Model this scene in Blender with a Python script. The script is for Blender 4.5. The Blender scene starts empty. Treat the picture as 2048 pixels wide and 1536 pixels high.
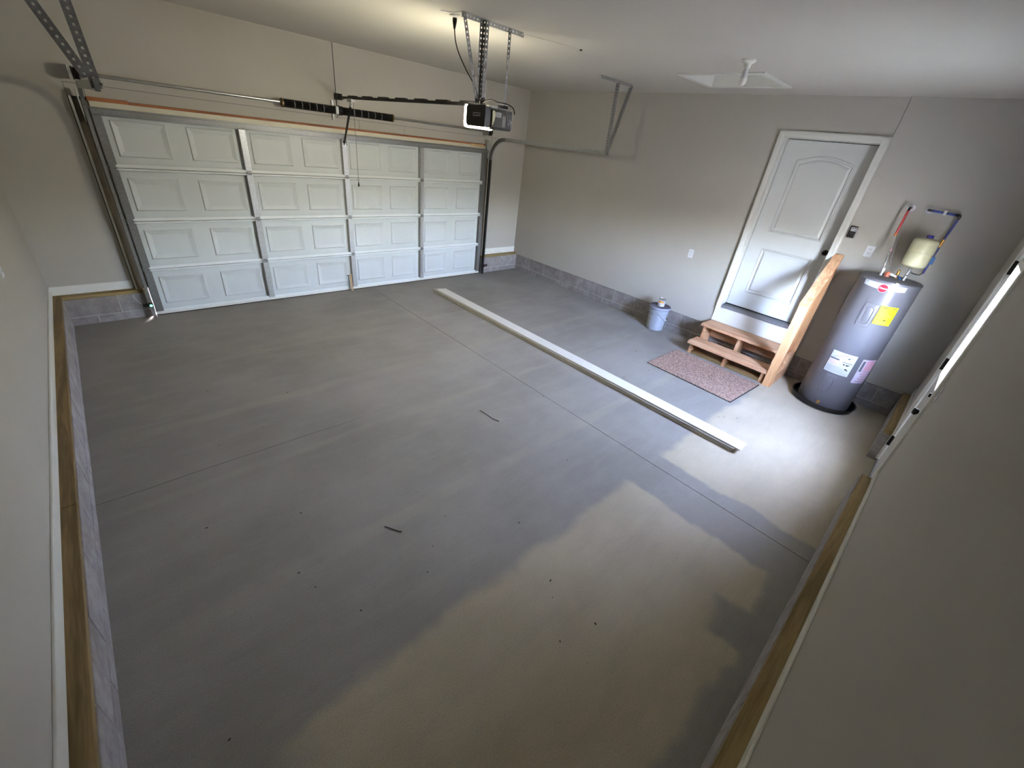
import bpy, bmesh, math, random
from mathutils import Vector, Matrix
random.seed(7)
S = bpy.context.scene
COL = S.collection
PI = math.pi

# ------------------------------------------------------------------ camera
cam_d = bpy.data.cameras.new('camera'); cam = bpy.data.objects.new('camera', cam_d); COL.objects.link(cam)
cam_d.sensor_width = 36.0; cam_d.lens = 36.0 * 834.0 / 2048.0; cam_d.clip_start = 0.01; cam_d.clip_end = 200
RR = [[0.732299189276188, -0.6720032117376055, 0.11022513687803157],
      [-0.26912428483002143, -0.43427363620860715, -0.8596386032565567],
      [0.6255477733156496, 0.5998483911026996, -0.4988706154819457]]
M = Matrix.Identity(4)
for i in range(3):
    M[i][0] = RR[0][i]; M[i][1] = -RR[1][i]; M[i][2] = -RR[2][i]
M[0][3], M[1][3], M[2][3] = -0.3195, -6.3618, 2.3087
cam.matrix_world = M
S.camera = cam

# ------------------------------------------------------------------ light and exposure
SKY = 36.0
LAMP = 100.0
w = bpy.data.worlds.new('world'); S.world = w; w.use_nodes = True
bg = w.node_tree.nodes['Background']
sky = w.node_tree.nodes.new('ShaderNodeTexSky'); sky.sky_type = 'NISHITA'; sky.sun_disc = False
sky.sun_elevation = math.radians(48); sky.sun_rotation = math.radians(20); sky.air_density = 1.0; sky.dust_density = 4.0; sky.ozone_density = 1.0
hs = w.node_tree.nodes.new('ShaderNodeHueSaturation'); hs.inputs['Saturation'].default_value = 0.74
tn = w.node_tree.nodes.new('ShaderNodeMix'); tn.data_type = 'RGBA'; tn.blend_type = 'MULTIPLY'; tn.inputs[0].default_value = 1.0; tn.inputs[7].default_value = (1.0, 0.95, 1.01, 1)
w.node_tree.links.new(sky.outputs[0], hs.inputs['Color']); w.node_tree.links.new(hs.outputs[0], tn.inputs[6]); w.node_tree.links.new(tn.outputs[2], bg.inputs['Color']); bg.inputs['Strength'].default_value = SKY
S.view_settings.view_transform = 'Standard'; S.view_settings.look = 'None'
S.view_settings.gamma = 1.0; S.view_settings.use_curve_mapping = False
S.view_settings.exposure = 0.82
S.cycles.max_bounces = 12; S.cycles.diffuse_bounces = 8; S.cycles.transparent_max_bounces = 8
S.cycles.caustics_reflective = False; S.cycles.caustics_refractive = False

# ------------------------------------------------------------------ materials
def lin(c):
    return tuple((v / 12.92 if v <= 0.04045 else ((v + 0.055) / 1.055) ** 2.4) for v in [x / 255.0 for x in c])
MATS = {}
def newmat(name):
    m = bpy.data.materials.new(name); m.use_nodes = True
    t = m.node_tree; b = t.nodes['Principled BSDF']; MATS[name] = m
    return m, t, b
def node(t, typ, **kw):
    n = t.nodes.new(typ)
    for k, v in kw.items():
        if k.startswith('i_'): n.inputs[k[2:].replace('_', ' ')].default_value = v
        else: setattr(n, k, v)
    return n
def L(t, a, b): t.links.new(a, b)
def mathn(t, op, a, b=None, c=None):
    n = t.nodes.new('ShaderNodeMath'); n.operation = op
    for i, v in enumerate((a, b, c)):
        if v is None: continue
        if isinstance(v, (int, float)): n.inputs[i].default_value = v
        else: L(t, v, n.inputs[i])
    return n.outputs[0]
def smooth(t, v, a, b, lo=0.0, hi=1.0):
    n = t.nodes.new('ShaderNodeMapRange'); n.interpolation_type = 'SMOOTHSTEP'
    L(t, v, n.inputs[0]); n.inputs[1].default_value = a; n.inputs[2].default_value = b
    n.inputs[3].default_value = lo; n.inputs[4].default_value = hi
    return n.outputs[0]
def noise(t, vec, scale, detail=4, rough=0.55):
    n = node(t, 'ShaderNodeTexNoise'); n.inputs['Scale'].default_value = scale; n.inputs['Detail'].default_value = detail
    n.inputs['Roughness'].default_value = rough; L(t, vec, n.inputs['Vector']); return n.outputs['Fac']
def mixc(t, f, a, b, mode='MIX'):
    n = node(t, 'ShaderNodeMix', data_type='RGBA', blend_type=mode)
    if isinstance(f, (int, float)): n.inputs[0].default_value = f
    else: L(t, f, n.inputs[0])
    for i, v in ((6, a), (7, b)):
        if isinstance(v, tuple): n.inputs[i].default_value = (v[0], v[1], v[2], 1)
        else: L(t, v, n.inputs[i])
    return n.outputs[2]
def objco(t, scale=(1, 1, 1)):
    c = node(t, 'ShaderNodeTexCoord'); mp = node(t, 'ShaderNodeMapping'); mp.inputs['Scale'].default_value = scale
    L(t, c.outputs['Object'], mp.inputs['Vector']); return mp.outputs['Vector']
def bump(t, b, h, strength=0.2, dist=0.01):
    n = node(t, 'ShaderNodeBump'); n.inputs['Strength'].default_value = strength; n.inputs['Distance'].default_value = dist
    L(t, h, n.inputs['Height']); L(t, n.outputs['Normal'], b.inputs['Normal'])
def basic(name, c, rough=0.5, metal=0.0, var=0.06, vscale=6.0, bs=0.0, bscale=80.0, bdist=0.002, scale=(1, 1, 1), spec=0.5, c2=None):
    m, t, b = newmat(name); co = objco(t, scale); c = lin(c)
    f = noise(t, co, vscale)
    lo = tuple(v * (1 - var) for v in c); hi = tuple(min(1, v * (1 + var)) for v in c) if c2 is None else lin(c2)
    f2 = smooth(t, f, 0.3, 0.7)
    L(t, mixc(t, f2, lo, hi), b.inputs['Base Color'])
    b.inputs['Roughness'].default_value = rough; b.inputs['Metallic'].default_value = metal
    b.inputs['Specular IOR Level'].default_value = spec
    if bs: bump(t, b, noise(t, co, bscale, 3), bs, bdist)
    return m
def woodmat(name, c1, c2, axis, ring=14.0, rough=0.65, fine=120.0):
    m, t, b = newmat(name)
    sc = [1, 1, 1]; sc[axis] = 0.06
    co = objco(t, tuple(sc))
    wv = node(t, 'ShaderNodeTexNoise'); wv.inputs['Scale'].default_value = ring; wv.inputs['Detail'].default_value = 5; wv.inputs['Distortion'].default_value = 1.2
    L(t, co, wv.inputs['Vector'])
    fi = noise(t, co, fine, 2)
    f = mathn(t, 'ADD', mathn(t, 'MULTIPLY', wv.outputs['Fac'], 0.75), mathn(t, 'MULTIPLY', fi, 0.25))
    kn = node(t, 'ShaderNodeTexVoronoi'); kn.inputs['Scale'].default_value = 4.5; co2 = objco(t, (1, 1, 1)); L(t, co2, kn.inputs['Vector'])
    kf = smooth(t, kn.outputs['Distance'], 0.03, 0.075)
    col = mixc(t, smooth(t, f, 0.36, 0.64), lin(c1), lin(c2))
    col = mixc(t, kf, tuple(v * 0.35 for v in lin(c1)), col)
    L(t, col, b.inputs['Base Color']); b.inputs['Roughness'].default_value = rough
    bump(t, b, f, 0.15, 0.002)
    return m

basic('wall_paint', (178, 174, 167), 0.85, var=0.015, vscale=1.5, bs=0.12, bscale=260, bdist=0.0015)
basic('ceiling_paint', (202, 198, 192), 0.9, var=0.015, vscale=1.2, bs=0.1, bscale=200, bdist=0.0015)
basic('white_trim', (226, 226, 222), 0.4, var=0.015)
basic('white_door', (212, 214, 215), 0.42, var=0.01)
basic('door_steel', (208, 214, 217), 0.45, var=0.015, vscale=3, bs=0.05, bscale=300, bdist=0.0005)
basic('cream_trim', (206, 200, 182), 0.5, var=0.03)
basic('mortar', (178, 174, 172), 0.95, bs=0.4, bscale=90)
basic('rail_white', (230, 235, 238), 0.4, var=0.01)
basic('dark_gap', (22, 20, 20), 0.9)
basic('black_plastic', (20, 18, 20), 0.35, var=0.1)
basic('black_pan', (18, 17, 19), 0.4, var=0.1)
basic('black_metal', (24, 22, 24), 0.4, 0.3, var=0.1)
basic('bronze_knob', (18, 15, 14), 0.3, 0.6)
basic('rubber', (25, 25, 26), 0.8)
basic('dark_steel', (62, 62, 64), 0.45, 0.6, var=0.1)
basic('steel', (190, 190, 190), 0.28, 0.95, var=0.05)
basic('chrome', (222, 220, 218), 0.25, 0.6, var=0.02)
basic('aluminium', (168, 168, 176), 0.4, 0.75, var=0.04, scale=(1, 0.1, 1))
basic('dull_brass', (96, 80, 50), 0.5, 0.5)
basic('brass', (190, 150, 80), 0.3, 0.9, var=0.08)
basic('copper', (190, 110, 70), 0.35, 0.9)
basic('tank_paint', (112, 110, 116), 0.32, 0.15, var=0.02, vscale=2)
basic('tank_top', (100, 98, 104), 0.38, 0.15, var=0.02)
basic('tank_cream', (214, 210, 176), 0.3, 0.0, var=0.02)
basic('label_white', (196, 198, 202), 0.5, var=0.02)
basic('label_pink', (214, 160, 178), 0.5, var=0.04)
basic('label_lilac', (205, 195, 215), 0.5, var=0.03)
basic('label_yellow', (250, 235, 20), 0.5, var=0.02)
basic('label_orange', (215, 150, 70), 0.5, var=0.05)
basic('ink', (28, 28, 30), 0.6)
basic('ink_grey', (95, 95, 100), 0.6)
basic('ink_red', (150, 40, 60), 0.6)
basic('badge_red', (168, 24, 52), 0.35)
basic('badge_edge', (235, 190, 195), 0.4)
basic('badge_text', (240, 200, 205), 0.5)
basic('pipe_red', (165, 42, 48), 0.4, var=0.06)
basic('pipe_blue', (38, 52, 124), 0.4, var=0.06)
basic('tape_blue', (44, 98, 160), 0.5)
basic('cap_blue', (40, 36, 120), 0.4)
basic('salmon_plastic', (205, 110, 80), 0.5)
basic('plate_white', (214, 214, 220), 0.35, var=0.01)
basic('bucket_plastic', (164, 172, 188), 0.42, var=0.03, vscale=8)
basic('bucket_lid', (104, 100, 122), 0.4, var=0.06)
basic('twig', (38, 32, 28), 0.9)
basic('soil', (40, 36, 32), 0.95)
basic('ground_outside', (160, 156, 142), 0.95, var=0.2)
basic('board_white', (232, 232, 230), 0.5, var=0.015, vscale=3)
basic('board_shaded', (190, 187, 182), 0.6, var=0.05)  # white primed board with its side shade put into the colour
basic('shim_wood', (190, 160, 120), 0.7, var=0.1)
basic('foam_grey', (120, 118, 116), 0.8)
woodmat('pine_x', (186, 138, 100), (218, 176, 138), 0)
woodmat('pine_y', (184, 140, 108), (216, 176, 144), 1)
woodmat('pine_z', (196, 144, 100), (224, 178, 132), 2)
woodmat('treated_x', (118, 98, 58), (156, 134, 86), 0)
woodmat('treated_y', (108, 88, 56), (146, 122, 80), 1)
woodmat('brown_wood_x', (120, 66, 28), (162, 98, 48), 0)
woodmat('brown_wood_z', (84, 74, 60), (112, 100, 82), 2)

# concrete blocks
m, t, b = newmat('block')
co = objco(t); oi = node(t, 'ShaderNodeObjectInfo')
f = noise(t, co, 9, 6, 0.7); f2 = noise(t, co, 70, 3)
col = mixc(t, smooth(t, f, 0.3, 0.72), lin((132, 127, 127)), lin((164, 160, 161)))
col = mixc(t, mathn(t, 'MULTIPLY', oi.outputs['Random'], 0.35), col, lin((122, 112, 108)))
col = mixc(t, smooth(t, f2, 0.62, 0.8), col, lin((92, 88, 86)))
L(t, col, b.inputs['Base Color']); b.inputs['Roughness'].default_value = 0.95
bump(t, b, mathn(t, 'ADD', f2, f), 0.5, 0.004)
m, t, b = newmat('block_pale')
co = objco(t); f = noise(t, co, 7, 6, 0.7); f2 = noise(t, co, 60, 3)
L(t, mixc(t, smooth(t, f, 0.3, 0.72), lin((142, 136, 138)), lin((172, 168, 172))), b.inputs['Base Color'])
b.inputs['Roughness'].default_value = 0.95; bump(t, b, f2, 0.4, 0.003)

# galvanised sheet with spangle
def galv(name, c, rough):
    m, t, b = newmat(name); co = objco(t)
    v = node(t, 'ShaderNodeTexVoronoi'); v.inputs['Scale'].default_value = 90; L(t, co, v.inputs['Vector'])
    sx = node(t, 'ShaderNodeSeparateColor'); L(t, v.outputs['Color'], sx.inputs[0])
    c = lin(c)
    L(t, mixc(t, sx.outputs[0], tuple(x * 0.82 for x in c), c), b.inputs['Base Color'])
    b.inputs['Metallic'].default_value = 0.65
    L(t, smooth(t, sx.outputs[1], 0, 1, rough - 0.04, rough + 0.05), b.inputs['Roughness'])
galv('galvanised', (186, 188, 189), 0.38)
galv('galvanised_dull', (138, 138, 138), 0.5)

# concrete slab: cured grey with a tan unsealed area, pale trowel bands, fine scuffs
m, t, b = newmat('concrete')
tc = node(t, 'ShaderNodeTexCoord'); P = tc.outputs['Object']
nz = node(t, 'ShaderNodeTexNoise'); nz.inputs['Scale'].default_value = 3.2; nz.inputs['Detail'].default_value = 5; L(t, P, nz.inputs['Vector'])
va = node(t, 'ShaderNodeVectorMath', operation='SUBTRACT'); L(t, nz.outputs['Color'], va.inputs[0]); va.inputs[1].default_value = (0.5, 0.5, 0.5)
vs = node(t, 'ShaderNodeVectorMath', operation='SCALE'); L(t, va.outputs[0], vs.inputs[0]); vs.inputs['Scale'].default_value = 0.22
vd = node(t, 'ShaderNodeVectorMath', operation='ADD'); L(t, P, vd.inputs[0]); L(t, vs.outputs[0], vd.inputs[1])
sp = node(t, 'ShaderNodeSeparateXYZ'); L(t, vd.outputs[0], sp.inputs[0]); X, Y = sp.outputs[0], sp.outputs[1]
st = node(t, 'ShaderNodeMapping'); st.inputs['Scale'].default_value = (0.5, 2.2, 1); L(t, P, st.inputs['Vector'])
st2 = node(t, 'ShaderNodeMapping'); st2.inputs['Scale'].default_value = (1.2, 9, 1); st2.inputs['Rotation'].default_value = (0, 0, 0.25); L(t, P, st2.inputs['Vector'])
big = noise(t, P, 0.9, 5, 0.6); mid = noise(t, st.outputs[0], 3.0, 6, 0.65); scf = noise(t, st2.outputs[0], 7, 5, 0.7); fin = noise(t, P, 160, 2)
col = mixc(t, smooth(t, big, 0.3, 0.7), lin((143, 140, 137)), lin((162, 159, 156)))
col = mixc(t, mathn(t, 'MULTIPLY', smooth(t, mid, 0.42, 0.72), 0.33), col, lin((170, 169, 167)))
col = mixc(t, mathn(t, 'MULTIPLY', smooth(t, scf, 0.5, 0.75), 0.17), col, lin((172, 170, 169)))
col = mixc(t, mathn(t, 'MULTIPLY', smooth(t, scf, 0.5, 0.3), 0.15), col, lin((114, 113, 115)))
spf = node(t, 'ShaderNodeSeparateXYZ'); vsf = node(t, 'ShaderNodeVectorMath', operation='SCALE'); L(t, va.outputs[0], vsf.inputs[0]); vsf.inputs['Scale'].default_value = 0.09
vdf = node(t, 'ShaderNodeVectorMath', operation='ADD'); L(t, P, vdf.inputs[0]); L(t, vsf.outputs[0], vdf.inputs[1]); L(t, vdf.outputs[0], spf.inputs[0]); YF = spf.outputs[1]
def band(cy, wd, soft):
    d = mathn(t, 'ABSOLUTE', mathn(t, 'SUBTRACT', YF, cy)); return smooth(t, d, wd, wd + soft, 1, 0)
patchy = smooth(t, noise(t, P, 1.7, 4), 0.25, 0.6)
for cy, wd, so, am in ((-4.51, 0.03, 0.05, 0.36), (-2.60, 0.025, 0.06, 0.3), (-3.46, 0.012, 0.04, 0.22), (-1.55, 0.015, 0.05, 0.16)):
    col = mixc(t, mathn(t, 'MULTIPLY', mathn(t, 'MULTIPLY', band(cy, wd, so), patchy), am), col, lin((178, 174, 160)))
# tan, unsealed concrete along the wall with the glazed door
tan = smooth(t, Y, -5.24, -5.34)
gx = mathn(t, 'ABSOLUTE', mathn(t, 'SUBTRACT', X, 2.61)); tan = mathn(t, 'MULTIPLY', tan, smooth(t, gx, 0.24, 0.29))
tan = mathn(t, 'MULTIPLY', tan, smooth(t, X, -0.45, -0.15))
edge = mathn(t, 'MULTIPLY', smooth(t, Y, -6.40, -6.47), smooth(t, X, 2.5, 2.3))
tan = mathn(t, 'MULTIPLY', tan, mathn(t, 'SUBTRACT', 1.0, edge))
notch = mathn(t, 'MULTIPLY', mathn(t, 'MULTIPLY', smooth(t, X, 1.62, 1.68), smooth(t, X, 1.98, 1.9)), smooth(t, Y, -6.2, -6.32))
tan = mathn(t, 'MULTIPLY', tan, mathn(t, 'SUBTRACT', 1.0, notch))
tcol = mixc(t, smooth(t, big, 0.3, 0.7), lin((184, 174, 154)), lin((202, 193, 174)))
tcol = mixc(t, mathn(t, 'MULTIPLY', smooth(t, mid, 0.4, 0.75), 0.35), tcol, lin((162, 154, 138)))
col = mixc(t, mathn(t, 'MULTIPLY', tan, 0.92), col, tcol)
col = mixc(t, mathn(t, 'MULTIPLY', smooth(t, fin, 0.35, 0.8), 0.3), col, lin((84, 82, 80)))
# hairline crack running in from the left wall
sp2 = node(t, 'ShaderNodeSeparateXYZ'); vs2 = node(t, 'ShaderNodeVectorMath', operation='SCALE'); L(t, va.outputs[0], vs2.inputs[0]); vs2.inputs['Scale'].default_value = 0.03
vd2 = node(t, 'ShaderNodeVectorMath', operation='ADD'); L(t, P, vd2.inputs[0]); L(t, vs2.outputs[0], vd2.inputs[1]); L(t, vd2.outputs[0], sp2.inputs[0])
cr = smooth(t, mathn(t, 'ABSOLUTE', mathn(t, 'ADD', sp2.outputs[1], 3.29)), 0.0015, 0.005, 1, 0)
cr = mathn(t, 'MULTIPLY', mathn(t, 'MULTIPLY', cr, smooth(t, sp2.outputs[0], 1.5, 0.3)), 0.65)
col = mixc(t, cr, col, lin((52, 48, 46)))
L(t, col, b.inputs['Base Color'])
L(t, smooth(t, scf, 0.3, 0.7, 0.52, 0.72), b.inputs['Roughness']); b.inputs['Specular IOR Level'].default_value = 0.4
bump(t, b, mathn(t, 'ADD', mathn(t, 'MULTIPLY', scf, 0.6), mathn(t, 'MULTIPLY', fin, 0.4)), 0.08, 0.004)

# looped doormat
m, t, b = newmat('mat_pile'); co = objco(t)
v = node(t, 'ShaderNodeTexVoronoi'); v.inputs['Scale'].default_value = 190; L(t, co, v.inputs['Vector'])
sc_ = node(t, 'ShaderNodeSeparateColor'); L(t, v.outputs['Color'], sc_.inputs[0])
col = mixc(t, smooth(t, sc_.outputs[0], 0.2, 0.8), lin((150, 116, 104)), lin((218, 192, 178)))
col = mixc(t, smooth(t, sc_.outputs[1], 0.75, 0.85), col, lin((100, 74, 68)))
L(t, col, b.inputs['Base Color']); b.inputs['Roughness'].default_value = 0.95
bump(t, b, v.outputs['Distance'], 0.8, 0.01)

# window pane: clear thin glass
m, t, b = newmat('pane_glass'); t.nodes.remove(b)
tr = node(t, 'ShaderNodeBsdfTransparent'); tr.inputs[0].default_value = (0.95, 0.97, 0.97, 1)
gl = node(t, 'ShaderNodeBsdfGlossy'); gl.inputs['Roughness'].default_value = 0.02
lw = node(t, 'ShaderNodeLayerWeight'); fr = mathn(t, 'ADD', mathn(t, 'MULTIPLY', mathn(t, 'POWER', lw.outputs['Facing'], 5.0), 0.6), 0.03)
mx = node(t, 'ShaderNodeMixShader'); L(t, fr, mx.inputs[0]); L(t, tr.outputs[0], mx.inputs[1]); L(t, gl.outputs[0], mx.inputs[2])
L(t, mx.outputs[0], t.nodes['Material Output'].inputs['Surface'])
# opener lamp lens and sensor light
def emit(name, c, s):
    m, t, b = newmat(name); b.inputs['Base Color'].default_value = (c[0], c[1], c[2], 1); b.inputs['Roughness'].default_value = 0.4
    b.inputs['Emission Color'].default_value = (c[0], c[1], c[2], 1); b.inputs['Emission Strength'].default_value = s
emit('lamp_lens', (1.0, 0.92, 0.66), LAMP)
basic('black_matt', (11, 11, 12), 0.6)
emit('led_green', (0.1, 1.0, 0.45), 4.0)
basic('bulb_glass', (240, 236, 236), 0.3, var=0.0)

# ------------------------------------------------------------------ mesh helpers
ORG = {}
class MB:
    def __init__(s): s.v = []; s.f = []
    def add(s, vs, fs):
        n = len(s.v); s.v += [tuple(p) for p in vs]; s.f += [tuple(i + n for i in f) for f in fs]; return s
    def box(s, x0, x1, y0, y1, z0, z1):
        x0, x1 = min(x0, x1), max(x0, x1); y0, y1 = min(y0, y1), max(y0, y1); z0, z1 = min(z0, z1), max(z0, z1)
        vs = [(x0, y0, z0), (x1, y0, z0), (x1, y1, z0), (x0, y1, z0), (x0, y0, z1), (x1, y0, z1), (x1, y1, z1), (x0, y1, z1)]
        return s.add(vs, [(0, 3, 2, 1), (4, 5, 6, 7), (0, 1, 5, 4), (1, 2, 6, 5), (2, 3, 7, 6), (3, 0, 4, 7)])
    def prism(s, poly, axis, a, b):
        """poly: list of 2D points in the plane normal to axis (x: (y,z), y: (x,z), z: (x,y))"""
        def p3(q, h): return {0: (h, q[0], q[1]), 1: (q[0], h, q[1]), 2: (q[0], q[1], h)}[axis]
        n = len(poly); vs = [p3(q, a) for q in poly] + [p3(q, b) for q in poly]
        fs = [tuple(range(n)), tuple(range(2 * n - 1, n - 1, -1))] + [(i, i + n, (i + 1) % n + n, (i + 1) % n) for i in range(n)]
        return s.add(vs, fs)
    def lathe(s, c, prof, seg=32, axis=(0, 0, 1), closed=False):
        """prof: list of (r, h) along axis from c"""
        ax = Vector(axis).normalized(); u = ax.orthogonal().normalized(); v = ax.cross(u); c = Vector(c)
        n0 = []; vs = []; fs = []
        for r, h in prof:
            if r < 1e-6: n0.append([len(vs)]); vs.append(c + ax * h)
            else:
                n0.append(list(range(len(vs), len(vs) + seg)))
                for k in range(seg):
                    a = 2 * PI * k / seg; vs.append(c + ax * h + (u * math.cos(a) + v * math.sin(a)) * r)
        for a, b_ in zip(n0[:-1], n0[1:]):
            for k in range(seg):
                k2 = (k + 1) % seg
                if len(a) == 1 and len(b_) == 1: continue
                if len(a) == 1: fs.append((a[0], b_[k2], b_[k]))
                elif len(b_) == 1: fs.append((a[k], a[k2], b_[0]))
                else: fs.append((a[k], a[k2], b_[k2], b_[k]))
        return s.add(vs, fs)
    def cyl(s, p, q, r, seg=16, r2=None):
        p = Vector(p); q = Vector(q); d = q - p
        return s.lathe(p, [(0, 0), (r, 0), (r if r2 is None else r2, d.length), (0, d.length)], seg, d)
    def sphere(s, c, r, seg=16, sq=1.0):
        return s.lathe(c, [(r * math.sin(PI * i / 8), -r * sq * math.cos(PI * i / 8)) for i in range(9)], seg)
    def tube(s, pts, r, seg=8, closed=False):
        pts = [Vector(p) for p in pts]; n = len(pts); rings = []; vs = []; fs = []
        up = None
        for i, p in enumerate(pts):
            a = pts[i - 1] if (i > 0 or closed) else p; b_ = pts[(i + 1) % n] if (i < n - 1 or closed) else p
            d = (b_ - a).normalized()
            if up is None: up = d.orthogonal().normalized()
            up = (up - d * up.dot(d)).normalized(); v = d.cross(up)
            rings.append(list(range(len(vs), len(vs) + seg)))
            for k in range(seg):
                an = 2 * PI * k / seg; vs.append(p + (up * math.cos(an) + v * math.sin(an)) * r)
        m_ = n if closed else n - 1
        for i in range(m_):
            a = rings[i]; b_ = rings[(i + 1) % n]
            for k in range(seg): fs.append((a[k], a[(k + 1) % seg], b_[(k + 1) % seg], b_[k]))
        if not closed: fs += [tuple(rings[0][::-1]), tuple(rings[-1])]
        return s.add(vs, fs)
    def sweep(s, pts, prof, side, closed_prof=True):
        """extrude a 2D profile (side, normal) along pts; side: fixed lateral vector"""
        pts = [Vector(p) for p in pts]; side = Vector(side).normalized(); n = len(prof); vs = []; fs = []
        for i, p in enumerate(pts):
            d = (pts[min(i + 1, len(pts) - 1)] - pts[max(i - 1, 0)]).normalized(); nn = side.cross(d).normalized()
            for a, b_ in prof: vs.append(p + side * a + nn * b_)
        for i in range(len(pts) - 1):
            for k in range(n if closed_prof else n - 1):
                k2 = (k + 1) % n; fs.append((i * n + k, i * n + k2, (i + 1) * n + k2, (i + 1) * n + k))
        return s.add(vs, fs)
    def perf(s, p, q, wdir, wd, pitch=0.034, hole=0.012):
        """perforated flat strip from p to q, its width along wdir"""
        p = Vector(p); q = Vector(q); d = q - p; ln = d.length; d.normalize(); wv = Vector(wdir); wv = (wv - d * wv.dot(d)).normalized()
        n = max(1, int(round(ln / pitch))); st_ = ln / n; hw = wd / 2; hh = hole / 2
        for i in range(n):
            c = p + d * (st_ * (i + 0.5)); a = st_ / 2
            o = [c + d * x * a + wv * y * hw for x, y in ((-1, -1), (1, -1), (1, 1), (-1, 1))]
            inn = [c + d * x * hh + wv * y * hh for x, y in ((-1, -1), (1, -1), (1, 1), (-1, 1))]
            s.add(o + inn, [(0, 1, 5, 4), (1, 2, 6, 5), (2, 3, 7, 6), (3, 0, 4, 7)])
        return s
    def build(s, name, mt, parent=None, bev=0.0, smooth_=False, solid=0.0, kind=None):
        o0 = ORG.get(parent.name, Vector((0, 0, 0))) if parent is not None else Vector((0, 0, 0))
        me = bpy.data.meshes.new(name); me.from_pydata([tuple(Vector(v) - o0) for v in s.v], [], s.f); me.update()
        bm = bmesh.new(); bm.from_mesh(me); bmesh.ops.recalc_face_normals(bm, faces=bm.faces); bm.to_mesh(me); bm.free()
        me.materials.append(MATS[mt])
        o = bpy.data.objects.new(name, me); COL.objects.link(o)
        if parent is not None: o.parent = parent
        ORG[o.name] = o0
        if solid:
            md = o.modifiers.new('solid', 'SOLIDIFY'); md.thickness = solid; md.offset = 0
        if bev:
            md = o.modifiers.new('bevel', 'BEVEL'); md.width = bev; md.segments = 2; md.limit_method = 'ANGLE'; md.angle_limit = 0.6
        if smooth_:
            for p in me.polygons: p.use_smooth = True
            try: me.set_sharp_from_angle(angle=0.7)
            except Exception: pass
        if kind: o['kind'] = kind
        return o
def thing(name, label, cat, loc, group=None, kind=None):
    o = bpy.data.objects.new(name, None); COL.objects.link(o); o.location = loc; ORG[o.name] = Vector(loc)
    o.empty_display_size = 0.1
    o['label'] = label; o['category'] = cat
    if group: o['group'] = group
    if kind: o['kind'] = kind
    return o
def tag(o, label, cat, group=None, kind=None):
    o['label'] = label; o['category'] = cat
    if group: o['group'] = group
    if kind: o['kind'] = kind
    return o
def struct(o, label, cat): return tag(o, label, cat, kind='structure')
def share(src, name, parent, off):
    """another part with the same mesh, moved by off"""
    o = src.copy(); o.name = name; COL.objects.link(o); o.parent = parent
    o.location = Vector(src.location) + Vector(off); return o
def textmesh(txt, size, spacing=1.0, shear=0.0, bold=0.0):
    cu = bpy.data.curves.new('text', 'FONT'); cu.body = txt; cu.size = size; cu.align_x = 'CENTER'; cu.align_y = 'CENTER'; cu.shear = shear
    cu.space_character = spacing; cu.resolution_u = 2; cu.offset = bold
    ob = bpy.data.objects.new('text', cu); COL.objects.link(ob)
    dg = bpy.context.evaluated_depsgraph_get(); me = ob.evaluated_get(dg).to_mesh()
    vs = [tuple(v.co) for v in me.vertices]; fs = [tuple(p.vertices) for p in me.polygons]
    ob.evaluated_get(dg).to_mesh_clear(); bpy.data.objects.remove(ob); bpy.data.curves.remove(cu)
    return vs, fs

# ------------------------------------------------------------------ room dimensions
XL, XR, YB, YN, H = -0.893, 5.94, 0.09, -6.635, 3.13     # drywall faces and ceiling
BXL, BXR, BYB, BYN = -0.812, 5.952, 0.0, -6.552           # block faces
HB, HP = 0.294, 0.332                                     # top of blocks, top of sill plate
OUT = 0.14
DX0, DX1 = 3.64, 4.69                                     # rough opening of the glazed door in the front wall
EY0, EY1, EZ0, EZ1 = -4.29, -5.245, 0.60, 2.725           # entry door opening in the right wall
HX0, HX1, HY0, HY1 = 4.66, 5.36, -4.31, -3.50             # attic hatch hole

# floor: two slabs parted by a saw-cut joint
f = MB().box(-1.3, 2.702, -7.0, 0.6, -0.15, 0).box(2.708, 6.4, -7.0, 0.6, -0.15, 0).box(2.70, 2.71, -7.0, 0.6, -0.15, -0.02)
struct(f.build('floor', 'concrete'), 'grey concrete garage slab with a saw-cut joint and tan stain', 'floor')
g = MB().box(-40, 40, -60, -7.0, -0.4, -0.16)
struct(g.build('ground', 'ground_outside'), 'bare ground outside beyond the glazed door', 'ground')

# ceiling with hatch hole
c = MB()
c.box(-1.2, HX0, -6.9, 0.4, H, H + 0.15).box(HX1, 6.3, -6.9, 0.4, H, H + 0.15).box(HX0, HX1, -6.9, HY0, H, H + 0.15).box(HX0, HX1, HY1, 0.4, H, H + 0.15)
c.box(HX0 - .1, HX1 + .1, HY0 - .1, HY1 + .1, H + 0.15, H + 0.2)
struct(c.build('ceiling', 'ceiling_paint'), 'flat off-white drywall ceiling', 'ceiling')

def blocks(wall, face, axis, a0, a1, joints_top, joints_low, sign, mt='block'):
    """two courses of concrete block; face: coordinate of the block face on the other axis, sign: +1 if the room is on the + side"""
    back = face - sign * 0.06
    def bx(mb, p, q, z0, z1, fa):
        lo, hi = min(p, q), max(p, q)
        if axis == 0: return mb.box(lo, hi, back, fa, z0, z1)
        return mb.box(back, fa, lo, hi, z0, z1)
    bx(MB(), a0, a1, 0.0, HB - 0.001, face - sign * 0.004).build('mortar_bed', 'mortar', wall)
    for js, z0, z1 in ((joints_low, 0.002, 0.086), (joints_top, 0.096, HB)):
        e = sorted([a0, a1] + [j for j in js if min(a0, a1) + 0.03 < j < max(a0, a1) - 0.03])
        for p, q in zip(e[:-1], e[1:]):
            bx(MB(), p + (0.005 if p != e[0] else 0), q - (0.005 if q != e[-1] else 0), z0, z1, face + sign * random.uniform(-0.001, 0.0015)).build('block', mt, wall, bev=0.003)

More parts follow.
